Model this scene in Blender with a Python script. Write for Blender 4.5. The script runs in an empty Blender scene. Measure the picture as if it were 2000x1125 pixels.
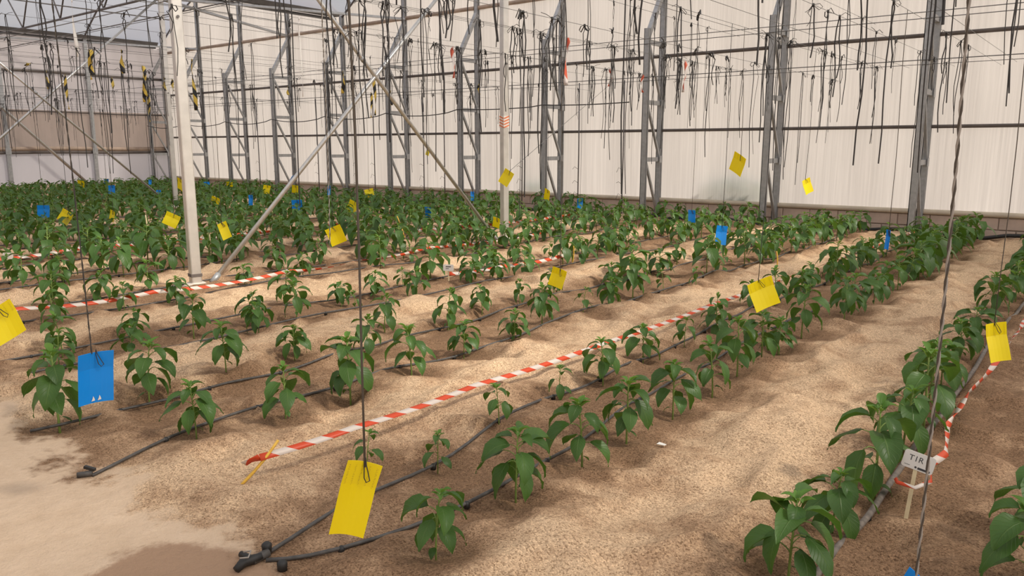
import bpy, math, random
import numpy as np
from mathutils import Vector, Matrix, Euler
S = bpy.context.scene
COL = S.collection
# ---------------------------------------------------------------- camera, sky, sun, exposure
cam_d = bpy.data.cameras.new('camera'); cam = bpy.data.objects.new('camera', cam_d); COL.objects.link(cam)
cam.location = (0, 0, 1.38)
cam.rotation_euler = (math.radians(90-10.311), 0, math.radians(38.574))
cam_d.sensor_width = 36; cam_d.lens = 36*1513.5/2000; cam_d.clip_start = .05; cam_d.clip_end = 500
S.camera = cam
W = bpy.data.worlds.new('hazy_sky'); S.world = W; W.use_nodes = True
bg = W.node_tree.nodes['Background']; bg.inputs[0].default_value = (.93, .96, 1, 1); bg.inputs[1].default_value = 0.85
sun_d = bpy.data.lights.new('sun', 'SUN'); sun = bpy.data.objects.new('sun', sun_d); COL.objects.link(sun)
sun_d.energy = 9.0; sun_d.angle = math.radians(6); sun_d.color = (1, .94, .85)
sun.location = (6, 4, 12)
sun.rotation_euler = Vector((-.72, -.22, -.80)).to_track_quat('-Z', 'Y').to_euler()
V = S.view_settings
V.view_transform = 'Standard'; V.look = 'None'; V.gamma = 1; V.use_curve_mapping = False; V.exposure = -0.38
S.cycles.max_bounces = 8; S.cycles.diffuse_bounces = 4; S.cycles.transmission_bounces = 6; S.cycles.transparent_max_bounces = 10
S.cycles.use_denoising = True
random.seed(7); RNG = np.random.RandomState(5)

# ---------------------------------------------------------------- helpers
class MB:
    def __init__(s): s.v = []; s.f = []; s.m = []; s.uv = []
    def face(s, idx, m=0, uv=None):
        s.f.append(idx); s.m.append(m); s.uv.append(uv)
    def box(s, c, d, m=0, rot=None, bev=0):
        b = len(s.v); hx, hy, hz = d[0]/2, d[1]/2, d[2]/2
        for z in (-hz, hz):
            for x, y in ((-hx, -hy), (hx, -hy), (hx, hy), (-hx, hy)):
                p = Vector((x, y, z))
                if rot is not None: p = rot @ p
                s.v.append((p.x+c[0], p.y+c[1], p.z+c[2]))
        for q in ((3, 2, 1, 0), (4, 5, 6, 7), (0, 1, 5, 4), (1, 2, 6, 5), (2, 3, 7, 6), (3, 0, 4, 7)):
            s.face([b+i for i in q], m)
        return s
    def bar(s, a, b, w, d=None, m=0):
        a, b = Vector(a), Vector(b); t = (b-a); L = t.length; t.normalize()
        x = Vector((0, 0, 1)).cross(t)
        if x.length < .01: x = Vector((1, 0, 0))
        x.normalize(); y = t.cross(x)
        R = Matrix((x, y, t)).transposed()
        return s.box((a+b)/2, (w, d or w, L), m, R)
    def tube(s, pts, r, n=6, m=0, cap=True, flat=1.0):
        pts = [Vector(p) for p in pts]; base = len(s.v); k = len(pts)
        prev = None
        for i, p in enumerate(pts):
            t = (pts[min(i+1, k-1)]-pts[max(i-1, 0)])
            if t.length < 1e-9: t = Vector((0, 0, 1))
            t.normalize()
            if prev is None:
                x = t.cross(Vector((.31, .17, .93)) if abs(t.z) < .9 else Vector((0, 1, 0)))
            else: x = prev - t*prev.dot(t)
            if x.length < 1e-6: x = t.orthogonal()
            x.normalize(); prev = x; y = t.cross(x)
            rr = r[i] if isinstance(r, (list, tuple)) else r
            for j in range(n):
                a = 2*math.pi*j/n
                q = p + x*math.cos(a)*rr + y*math.sin(a)*rr*flat
                s.v.append((q.x, q.y, q.z))
        for i in range(k-1):
            for j in range(n):
                a = base+i*n+j; b = base+i*n+(j+1) % n
                v0, v1 = i/(k-1), (i+1)/(k-1)
                s.face([a, b, b+n, a+n], m, [(j/n, v0), ((j+1)/n, v0), ((j+1)/n, v1), (j/n, v1)])
        if cap:
            s.face([base+j for j in range(n)][::-1], m); s.face([base+(k-1)*n+j for j in range(n)], m)
        return s
    def grid(s, P, m=0, uv=None):
        """P[i][j] points"""
        b = len(s.v); n = len(P); k = len(P[0])
        for row in P: s.v.extend(tuple(q) for q in row)
        for i in range(n-1):
            for j in range(k-1):
                u = None
                if uv: u = [uv[i][j], uv[i][j+1], uv[i+1][j+1], uv[i+1][j]]
                s.face([b+i*k+j, b+i*k+j+1, b+(i+1)*k+j+1, b+(i+1)*k+j], m, u)
        return s
    def add(s, o, M, m=None):
        b = len(s.v)
        s.v.extend(tuple(M @ Vector(p)) for p in o.v)
        for f, mm, u in zip(o.f, o.m, o.uv): s.face([b+i for i in f], mm if m is None else m, u)
    def mesh(s, name, mats, smooth=False):
        me = bpy.data.meshes.new(name); me.from_pydata([tuple(p) for p in s.v], [], s.f)
        for mt in (mats if isinstance(mats, (list, tuple)) else [mats]): me.materials.append(mt)
        me.polygons.foreach_set('material_index', s.m)
        if any(u for u in s.uv):
            l = me.uv_layers.new(name='uv'); k = 0
            flat = []
            for f, u in zip(s.f, s.uv):
                flat.extend(u if u else [(0, 0)]*len(f))
            l.data.foreach_set('uv', [c for q in flat for c in q])
        if smooth: me.polygons.foreach_set('use_smooth', [True]*len(me.polygons))
        me.update(); return me
def link(name, me, parent=None, M=None):
    o = bpy.data.objects.new(name, me); COL.objects.link(o)
    if parent is not None: o.parent = parent
    if M is not None: o.matrix_basis = M
    return o
def tag(o, label=None, cat=None, group=None, kind=None):
    if label: o['label'] = label
    if cat: o['category'] = cat
    if group: o['group'] = group
    if kind: o['kind'] = kind
    return o
def empty(name, loc=(0, 0, 0), rz=0, sc=1):
    o = bpy.data.objects.new(name, None); COL.objects.link(o); o.location = loc; o.rotation_euler[2] = rz
    o.scale = (sc, sc, sc); o.empty_display_size = .05
    return o
CAMI = (Matrix.Translation(cam.location) @ cam.rotation_euler.to_matrix().to_4x4()).inverted()
def proj(p):
    q = CAMI @ Vector(p)
    if q.z > -.05: return (-9999, -9999, -1)
    return (1000+1513.5*q.x/-q.z, 562.5-1513.5*q.y/-q.z, -q.z)
def inview(p, mx=60, my=60):
    x, y, d = proj(p); return d > 0 and -mx < x < 2000+mx and -my < y < 1125+my

# ---------------------------------------------------------------- noise for the terrain
_T = RNG.rand(256, 256)
def vnoise(x, y):
    x = np.asarray(x, float); y = np.asarray(y, float)
    xi = np.floor(x).astype(int); yi = np.floor(y).astype(int); fx = x-xi; fy = y-yi
    fx = fx*fx*(3-2*fx); fy = fy*fy*(3-2*fy)
    g = lambda a, b: _T[a & 255, b & 255]
    return (g(xi, yi)*(1-fx)+g(xi+1, yi)*fx)*(1-fy)+(g(xi, yi+1)*(1-fx)+g(xi+1, yi+1)*fx)*fy-.5
def sstep(a, b, x):
    t = np.clip((x-a)/(b-a), 0, 1); return t*t*(3-2*t)
def ground(x, y):
    x = np.asarray(x, float); y = np.asarray(y, float)
    edge = 1.3+.25*vnoise(x*1.1+7, y*0+3.3)
    m = sstep(edge-.1, edge+.35, y)
    ph = ((x+1.235) % 1.67)/1.67            # 0 = middle of the aisle between row pairs
    bed = -.03*np.cos(2*np.pi*(ph-.5))       # beds sit a little lower than the heaped aisle sand
    rg = 1-np.minimum(1, np.abs(vnoise(x*2.3+50, y*2.0+20))*5)
    h = .046*rg*rg+.045*vnoise(x*1.3, y*1.3)+.05*vnoise(x*3.1+9, y*2.7+4)+.04*np.maximum(0, vnoise(x*5.3+31, y*4.6+12))*2+.018*vnoise(x*11+3, y*10)+.008*vnoise(x*25, y*25)
    h = h + bed*.7 - .030*np.maximum(0, vnoise(x*4.2+77, y*3.4+41)-.12)*4*sstep(0, .3, np.abs(ph-.5)) + .012*vnoise(x*7.5+13, y*7+5)
    return h*m + (1-m)*(.006*vnoise(x*2, y*2)) - .09*sstep(13, 14.3, y)
NEARP = np.zeros((0, 2))
def dimple(x, y):
    if not len(NEARP): return 0.0
    d2 = (NEARP[:, 0]-x)**2+(NEARP[:, 1]-y)**2
    return -float(np.max(.028*np.exp(-d2/.012)))
def gz(x, y): return float(ground(x, y))+dimple(x, y)

# ---------------------------------------------------------------- materials
def nmat(name):
    m = bpy.data.materials.new(name); m.use_nodes = True; nt = m.node_tree
    return m, nt, nt.nodes['Principled BSDF'], nt.nodes['Material Output']
def N(nt, typ, **kw):
    n = nt.nodes.new(typ)
    for k, v in kw.items():
        if isinstance(k, str) and k.startswith('i_'):
            n.inputs[k[2:].replace('_', ' ')].default_value = v
        else: setattr(n, k, v)
    return n
def L(nt, a, ao, b, bi): nt.links.new(a.outputs[ao], b.inputs[bi])
def ramp(nt, stops):
    r = N(nt, 'ShaderNodeValToRGB'); e = r.color_ramp.elements
    while len(e) < len(stops): e.new(.5)
    for q, (p, c) in zip(e, stops): q.position = p; q.color = (*c, 1) if len(c) == 3 else c
    return r
def math_(nt, op, a=None, b=None, c=None):
    n = N(nt, 'ShaderNodeMath', operation=op)
    for i, q in enumerate((a, b, c)):
        if q is None: continue
        if isinstance(q, (int, float)): n.inputs[i].default_value = q
        else: nt.links.new(q, n.inputs[i])
    return n.outputs[0]
def simple(name, col, rough=.6, metal=0, noise=0, nscale=8, bump=0, bscale=60, stretch=None):
    m, nt, p, o = nmat(name)
    p.inputs['Base Color'].default_value = (*col, 1); p.inputs['Roughness'].default_value = rough; p.inputs['Metallic'].default_value = metal
    if noise or bump:
        tc = N(nt, 'ShaderNodeTexCoord'); mp = N(nt, 'ShaderNodeMapping'); L(nt, tc, 'Object', mp, 'Vector')
        if stretch: mp.inputs['Scale'].default_value = stretch
    if noise:
        n = N(nt, 'ShaderNodeTexNoise', i_Scale=nscale, i_Detail=5.0); L(nt, mp, 0, n, 'Vector')
        r = ramp(nt, [(.3, tuple(c*(1-noise) for c in col)), (.7, tuple(min(1, c*(1+noise)) for c in col))])
        L(nt, n, 'Fac', r, 0); L(nt, r, 0, p, 'Base Color')
    if bump:
        n = N(nt, 'ShaderNodeTexNoise', i_Scale=bscale, i_Detail=4.0); L(nt, mp, 0, n, 'Vector')
        b = N(nt, 'ShaderNodeBump', i_Strength=bump, i_Distance=.01); L(nt, n, 'Fac', b, 'Height'); L(nt, b, 0, p, 'Normal')
    return m
M = {}
M['steel'] = simple('galvanised_steel', (.42, .43, .44), .45, .55, .12, 14, .05, 80)
M['steel_post'] = simple('pale_galvanised_steel', (.72, .70, .66), .42, .75, .08, 9, .05, 80)
M['pipe'] = simple('zinc_pipe', (.62, .62, .61), .32, .7, .1, 20)
M['dark_pipe'] = simple('weathered_pipe', (.16, .15, .15), .6, .3, .2, 12)
M['rail'] = simple('brown_film_rail', (.13, .11, .10), .7, 0, .15, 6)
M['rail_top'] = simple('tan_film_rail', (.42, .32, .25), .7, 0, .2, 4)
M['gutter'] = simple('gutter_steel', (.15, .145, .145), .5, .4, .15, 6)
M['wire'] = simple('wire', (.17, .17, .17), .5, .5)
M['tie'] = simple('black_tie', (.035, .033, .033), .7, 0, .2, 30)
M['cord'] = simple('string', (.09, .075, .06), .8)
M['cordlight'] = simple('pale_string', (.34, .31, .28), .8)
M['hose'] = simple('drip_hose', (.075, .07, .066), .55, 0, .35, 30, .1, 60)
M['hosedust'] = simple('dusty_drip_hose', (.17, .145, .125), .7, 0, .35, 40, .1, 60)
M['black'] = simple('black_plastic', (.02, .02, .02), .5)
M['block'] = simple('plastered_block', (.55, .43, .35), .85, 0, .12, 5, .3, 40)
M['mortar'] = simple('mortar', (.36, .29, .24), .9, 0, .15, 20)
M['sill'] = simple('film_sill', (.62, .54, .42), .7, 0, .1, 4)
M['bamboo'] = simple('bamboo', (.72, .44, .06), .5, 0, .25, 25)
M['wood'] = simple('pale_wood', (.78, .66, .42), .6, 0, .12, 18)
M['white'] = simple('white_plastic', (.80, .78, .74), .45)
M['ink'] = simple('ink', (.05, .05, .055), .6)
M['concrete'] = simple('footing_concrete', (.62, .56, .49), .9, 0, .15, 12, .4, 50)
M['wfilm'] = simple('white_film_strip', (.86, .84, .80), .4)
M['orange'] = simple('orange_print', (.72, .22, .10), .5)
def film(name, col, transp=0.0, streak=.12, xs=(26, 26, .45), bump=.15, patch=None, diff=.35):
    m, nt, p, out = nmat(name); nt.nodes.remove(p)
    tc = N(nt, 'ShaderNodeTexCoord'); mp = N(nt, 'ShaderNodeMapping'); mp.inputs['Scale'].default_value = xs
    L(nt, tc, 'Object', mp, 'Vector')
    n = N(nt, 'ShaderNodeTexNoise', i_Scale=1.0, i_Detail=6.0, i_Roughness=.65); L(nt, mp, 0, n, 'Vector')
    n2 = N(nt, 'ShaderNodeTexNoise', i_Scale=.35, i_Detail=3.0); L(nt, tc, 'Object', n2, 'Vector')
    ad = math_(nt, 'ADD', math_(nt, 'MULTIPLY', n.outputs['Fac'], .7), math_(nt, 'MULTIPLY', n2.outputs['Fac'], .3))
    r = ramp(nt, [(.33, tuple(c*(1-streak) for c in col)), (.62, col)]); nt.links.new(ad, r.inputs[0])
    b = N(nt, 'ShaderNodeBump', i_Strength=bump, i_Distance=.02); L(nt, n, 'Fac', b, 'Height')
    tr = N(nt, 'ShaderNodeBsdfTranslucent'); L(nt, r, 0, tr, 'Color'); L(nt, b, 0, tr, 'Normal')
    di = N(nt, 'ShaderNodeBsdfDiffuse'); L(nt, r, 0, di, 'Color'); L(nt, b, 0, di, 'Normal')
    mx = N(nt, 'ShaderNodeMixShader'); mx.inputs[0].default_value = diff; L(nt, tr, 0, mx, 1); L(nt, di, 0, mx, 2)
    last = mx
    if transp:
        tp = N(nt, 'ShaderNodeBsdfTransparent'); tp.inputs[0].default_value = (1, .97, .92, 1)
        m2 = N(nt, 'ShaderNodeMixShader'); L(nt, last, 0, m2, 1); L(nt, tp, 0, m2, 2)
        if patch:
            n3 = N(nt, 'ShaderNodeTexNoise', i_Scale=patch, i_Detail=2.0); L(nt, tc, 'Object', n3, 'Vector')
            rr = ramp(nt, [(.38, (transp*.35,)*3), (.62, (transp*1.5,)*3)]); L(nt, n3, 'Fac', rr, 0); L(nt, rr, 0, m2, 0)
        else: m2.inputs[0].default_value = transp
        last = m2
    L(nt, last, 0, out, 'Surface'); return m
M['film'] = film('side_wall_film', (.84, .795, .755), 0, .20)
M['roof'] = film('roof_film', (.55, .55, .61), .22, .08, (2, .5, 2), .1, patch=.22)
M['roof_clear'] = film('sun_patch_roof_film', (.66, .66, .70), .42, .08, (2, .5, 2), .1, patch=.25)  # clearer film made up for one bay, to throw a sunlit patch on the floor
M['gfilm'] = film('gable_film', (.74, .69, .70), 0, .10, (14, 3, .6))
M['gbrown'] = film('gable_brown_film', (.60, .49, .43), 0, .2, (14, 3, .6))
M['gwhite'] = film('gable_white_sheet', (.78, .75, .78), 0, .05, (14, 3, .6), diff=.6)
# soil
def soil():
    m, nt, p, out = nmat('sand_mulch')
    ge = N(nt, 'ShaderNodeNewGeometry'); sp = N(nt, 'ShaderNodeSeparateXYZ'); L(nt, ge, 'Position', sp, 0)
    X, Y = sp.outputs[0], sp.outputs[1]
    big = N(nt, 'ShaderNodeTexNoise', i_Scale=1.5, i_Detail=5.0, i_Roughness=.6); L(nt, ge, 'Position', big, 'Vector')
    mid = N(nt, 'ShaderNodeTexNoise', i_Scale=6.0, i_Detail=6.0, i_Roughness=.7); L(nt, ge, 'Position', mid, 'Vector')
    vo = N(nt, 'ShaderNodeTexVoronoi', i_Scale=190.0); L(nt, ge, 'Position', vo, 'Vector')
    fine = N(nt, 'ShaderNodeTexNoise', i_Scale=120.0, i_Detail=3.0, i_Roughness=.8); L(nt, ge, 'Position', fine, 'Vector')
    # damp bands along the planted rows, dry pale sand between
    ph = math_(nt, 'FRACT', math_(nt, 'DIVIDE', math_(nt, 'ADD', X, 1.235+33.4), 1.67))
    bed = math_(nt, 'SUBTRACT', .5, math_(nt, 'MULTIPLY', math_(nt, 'COSINE', math_(nt, 'MULTIPLY', ph, 6.2832)), .5))
    dm = math_(nt, 'ADD', math_(nt, 'MULTIPLY', bed, .36), math_(nt, 'ADD', math_(nt, 'MULTIPLY', big.outputs['Fac'], .85), math_(nt, 'MULTIPLY', mid.outputs['Fac'], .55)))
    at = N(nt, 'ShaderNodeAttribute', attribute_name='damp')
    dm = math_(nt, 'ADD', dm, math_(nt, 'MULTIPLY', at.outputs['Fac'], .42))
    rd = ramp(nt, [(.56, (.62, .465, .32)), (.74, (.44, .305, .20)), (.95, (.25, .16, .10))]); nt.links.new(math_(nt, 'SUBTRACT', dm, .13), rd.inputs[0])
    # grain colours
    gr = ramp(nt, [(0, (.48, .42, .36)), (.3, (.88, .83, .78)), (.7, (1.06, 1.01, .95)), (1, (1.38, 1.32, 1.22))])
    sv = N(nt, 'ShaderNodeSeparateColor'); L(nt, vo, 'Color', sv, 0); L(nt, sv, 0, gr, 0)
    mu = N(nt, 'ShaderNodeMix', data_type='RGBA', blend_type='MULTIPLY'); mu.inputs[0].default_value = 1
    L(nt, rd, 0, mu, 6); L(nt, gr, 0, mu, 7)
    # trodden path in front of the rows: fine compacted sand
    wob = math_(nt, 'MULTIPLY', math_(nt, 'SUBTRACT', big.outputs['Fac'], .5), .9)
    wob2 = math_(nt, 'MULTIPLY', math_(nt, 'SUBTRACT', mid.outputs['Fac'], .5), .25)
    pe = math_(nt, 'ADD', Y, math_(nt, 'ADD', wob, wob2))
    mr = N(nt, 'ShaderNodeMapRange', interpolation_type='SMOOTHSTEP'); nt.links.new(pe, mr.inputs[0])
    mr.inputs[1].default_value = 1.27; mr.inputs[2].default_value = 1.40; mr.inputs[3].default_value = 1; mr.inputs[4].default_value = 0
    rp = ramp(nt, [(.3, (.58, .43, .30)), (.7, (.69, .53, .385))]); L(nt, mid, 'Fac', rp, 0)
    # damp round stain on the path
    dx = math_(nt, 'DIVIDE', math_(nt, 'ADD', X, 2.17), .42); dy = math_(nt, 'DIVIDE', math_(nt, 'SUBTRACT', Y, 1.09), .27)
    rr = math_(nt, 'ADD', math_(nt, 'SQRT', math_(nt, 'ADD', math_(nt, 'MULTIPLY', dx, dx), math_(nt, 'MULTIPLY', dy, dy))), math_(nt, 'MULTIPLY', math_(nt, 'SUBTRACT', mid.outputs['Fac'], .5), .5))
    ms = N(nt, 'ShaderNodeMapRange', interpolation_type='SMOOTHSTEP'); nt.links.new(rr, ms.inputs[0])
    ms.inputs[1].default_value = .9; ms.inputs[2].default_value = 1.05; ms.inputs[3].default_value = 1; ms.inputs[4].default_value = 0
    st = N(nt, 'ShaderNodeMix', data_type='RGBA'); L(nt, ms, 0, st, 0); L(nt, rp, 0, st, 6); st.inputs[7].default_value = (.38, .25, .165, 1)
    mx = N(nt, 'ShaderNodeMix', data_type='RGBA'); L(nt, mr, 0, mx, 0); L(nt, mu, 2, mx, 6); L(nt, st, 2, mx, 7)
    L(nt, mx, 2, p, 'Base Color'); p.inputs['Roughness'].default_value = .95
    p.inputs['Specular IOR Level'].default_value = .15
    hgt = math_(nt, 'ADD', math_(nt, 'MULTIPLY', vo.outputs['Distance'], -.9), math_(nt, 'MULTIPLY', fine.outputs['Fac'], .8))
    amt = math_(nt, 'SUBTRACT', .62, math_(nt, 'MULTIPLY', mr.outputs[0], .5))
    b1 = N(nt, 'ShaderNodeBump', i_Distance=.005); nt.links.new(hgt, b1.inputs['Height']); nt.links.new(amt, b1.inputs['Strength'])
    b2 = N(nt, 'ShaderNodeBump', i_Strength=.5, i_Distance=.05); L(nt, mid, 'Fac', b2, 'Height'); L(nt, b1, 0, b2, 'Normal')
    L(nt, b2, 0, p, 'Normal'); return m
M['soil'] = soil()
M['outside'] = simple('outside_earth', (.42, .34, .26), .95, 0, .2, .5)
# leaves
def leafmat(name, dark, light, trans, tw=.3):
    m, nt, p, out = nmat(name)
    uv = N(nt, 'ShaderNodeUVMap'); sp = N(nt, 'ShaderNodeSeparateXYZ'); L(nt, uv, 0, sp, 0)
    u = math_(nt, 'ABSOLUTE', math_(nt, 'SUBTRACT', sp.outputs[0], .5))
    v = sp.outputs[1]
    ang = math_(nt, 'SUBTRACT', math_(nt, 'MULTIPLY', v, 9.0), math_(nt, 'MULTIPLY', u, 5.0))
    w = math_(nt, 'ABSOLUTE', math_(nt, 'SINE', math_(nt, 'MULTIPLY', ang, 3.1416)))
    lat = N(nt, 'ShaderNodeMapRange'); nt.links.new(w, lat.inputs[0]); lat.inputs[2].default_value = .28; lat.inputs[3].default_value = 1; lat.inputs[4].default_value = 0
    mid = N(nt, 'ShaderNodeMapRange'); nt.links.new(u, mid.inputs[0]); mid.inputs[2].default_value = .035; mid.inputs[3].default_value = 1; mid.inputs[4].default_value = 0
    vein = math_(nt, 'MAXIMUM', math_(nt, 'MULTIPLY', lat.outputs[0], .45), mid.outputs[0])
    oi = N(nt, 'ShaderNodeObjectInfo')
    ge = N(nt, 'ShaderNodeNewGeometry'); nz = N(nt, 'ShaderNodeTexNoise', i_Scale=9.0, i_Detail=3.0); L(nt, ge, 'Position', nz, 'Vector')
    fac = math_(nt, 'ADD', math_(nt, 'MULTIPLY', oi.outputs['Random'], .55), math_(nt, 'MULTIPLY', math_(nt, 'SUBTRACT', nz.outputs['Fac'], .3), .8))
    r = ramp(nt, [(0, dark), (1, light)]); nt.links.new(fac, r.inputs[0])
    vm = N(nt, 'ShaderNodeMix', data_type='RGBA'); nt.links.new(math_(nt, 'MULTIPLY', vein, .38), vm.inputs[0]); L(nt, r, 0, vm, 6); vm.inputs[7].default_value = (.24, .36, .12, 1)
    L(nt, vm, 2, p, 'Base Color'); p.inputs['Roughness'].default_value = .42; p.inputs['Specular IOR Level'].default_value = .38
    b = N(nt, 'ShaderNodeBump', i_Strength=.5, i_Distance=.004, invert=True); nt.links.new(vein, b.inputs['Height']); L(nt, b, 0, p, 'Normal')
    t = N(nt, 'ShaderNodeBsdfTranslucent'); t.inputs[0].default_value = (*trans, 1)
    mx = N(nt, 'ShaderNodeMixShader'); mx.inputs[0].default_value = tw; L(nt, p, 0, mx, 1); L(nt, t, 0, mx, 2); L(nt, mx, 0, out, 'Surface')
    return m
M['leaf'] = leafmat('pepper_leaf', (.034, .088, .017), (.085, .19, .036), (.15, .30, .03), .22)
M['young'] = leafmat('young_pepper_leaf', (.07, .18, .025), (.16, .33, .05), (.25, .42, .05), .3)
M['stem'] = simple('pepper_stem', (.20, .30, .07), .5, 0, .2, 30)
M['bush'] = simple('outside_shrub', (.10, .26, .05), .6, 0, .3, 6)
# sticky cards
def cardmat(name, col, ink, inkcol):
    m, nt, p, out = nmat(name)
    uv = N(nt, 'ShaderNodeUVMap'); sp = N(nt, 'ShaderNodeSeparateXYZ'); L(nt, uv, 0, sp, 0)
    p.inputs['Roughness'].default_value = .28; p.inputs['Base Color'].default_value = (*col, 1)
    t = N(nt, 'ShaderNodeBsdfTranslucent'); t.inputs[0].default_value = (*col, 1)
    if ink:
        u, v = sp.outputs[0], sp.outputs[1]
        cu = math_(nt, 'ABSOLUTE', math_(nt, 'SUBTRACT', math_(nt, 'FRACT', math_(nt, 'MULTIPLY', u, 5)), .5))
        col_ = math_(nt, 'LESS_THAN', cu, .11)
        band = math_(nt, 'MULTIPLY', math_(nt, 'GREATER_THAN', v, .66), math_(nt, 'LESS_THAN', v, .95))
        nz = N(nt, 'ShaderNodeTexNoise', i_Scale=1.0, i_Detail=2.0); mp = N(nt, 'ShaderNodeMapping'); mp.inputs['Scale'].default_value = (30, 60, 1)
        L(nt, uv, 0, mp, 0); L(nt, mp, 0, nz, 'Vector')
        g = math_(nt, 'GREATER_THAN', nz.outputs['Fac'], .52)
        f = math_(nt, 'MULTIPLY', math_(nt, 'MULTIPLY', col_, band), math_(nt, 'MULTIPLY', g, ink))
        mx = N(nt, 'ShaderNodeMix', data_type='RGBA'); nt.links.new(f, mx.inputs[0]); mx.inputs[6].default_value = (*col, 1); mx.inputs[7].default_value = (*inkcol, 1)
        L(nt, mx, 2, p, 'Base Color')
    ms = N(nt, 'ShaderNodeMixShader'); ms.inputs[0].default_value = .25; L(nt, p, 0, ms, 1); L(nt, t, 0, ms, 2); L(nt, ms, 0, out, 'Surface')
    return m
M['ycard'] = cardmat('yellow_sticky_card', (.98, .83, .006), .5, (.40, .28, .02))
M['bcard'] = cardmat('blue_sticky_card', (.008, .34, .95), 0, (0, 0, 0))
def stripe(name, a, b, per, slant=.5, duty=.5):
    m, nt, p, out = nmat(name)
    uv = N(nt, 'ShaderNodeUVMap'); sp = N(nt, 'ShaderNodeSeparateXYZ'); L(nt, uv, 0, sp, 0)
    t = math_(nt, 'FRACT', math_(nt, 'ADD', math_(nt, 'DIVIDE', sp.outputs[1], per), math_(nt, 'MULTIPLY', sp.outputs[0], slant)))
    g = math_(nt, 'LESS_THAN', t, duty)
    mx = N(nt, 'ShaderNodeMix', data_type='RGBA'); nt.links.new(g, mx.inputs[0]); mx.inputs[6].default_value = (*a, 1); mx.inputs[7].default_value = (*b, 1)
    L(nt, mx, 2, p, 'Base Color'); p.inputs['Roughness'].default_value = .4
    tr = N(nt, 'ShaderNodeBsdfTranslucent'); L(nt, mx, 2, tr, 0)
    ms = N(nt, 'ShaderNodeMixShader'); ms.inputs[0].default_value = .25; L(nt, p, 0, ms, 1); L(nt, tr, 0, ms, 2); L(nt, ms, 0, out, 'Surface')
    return m
M['redwhite'] = stripe('red_white_tape', (.80, .72, .66), (.74, .09, .03), .17, .28)
M['redhang'] = stripe('red_white_hanging_tape', (.80, .74, .72), (.75, .16, .09), .30, .3)
M['yelblack'] = stripe('yellow_black_tape', (.82, .62, .12), (.03, .03, .03), .22, .35)
M['twist'] = stripe('two_tone_cord', (.62, .58, .53), (.06, .055, .05), .09, 1.0, .62)

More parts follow.
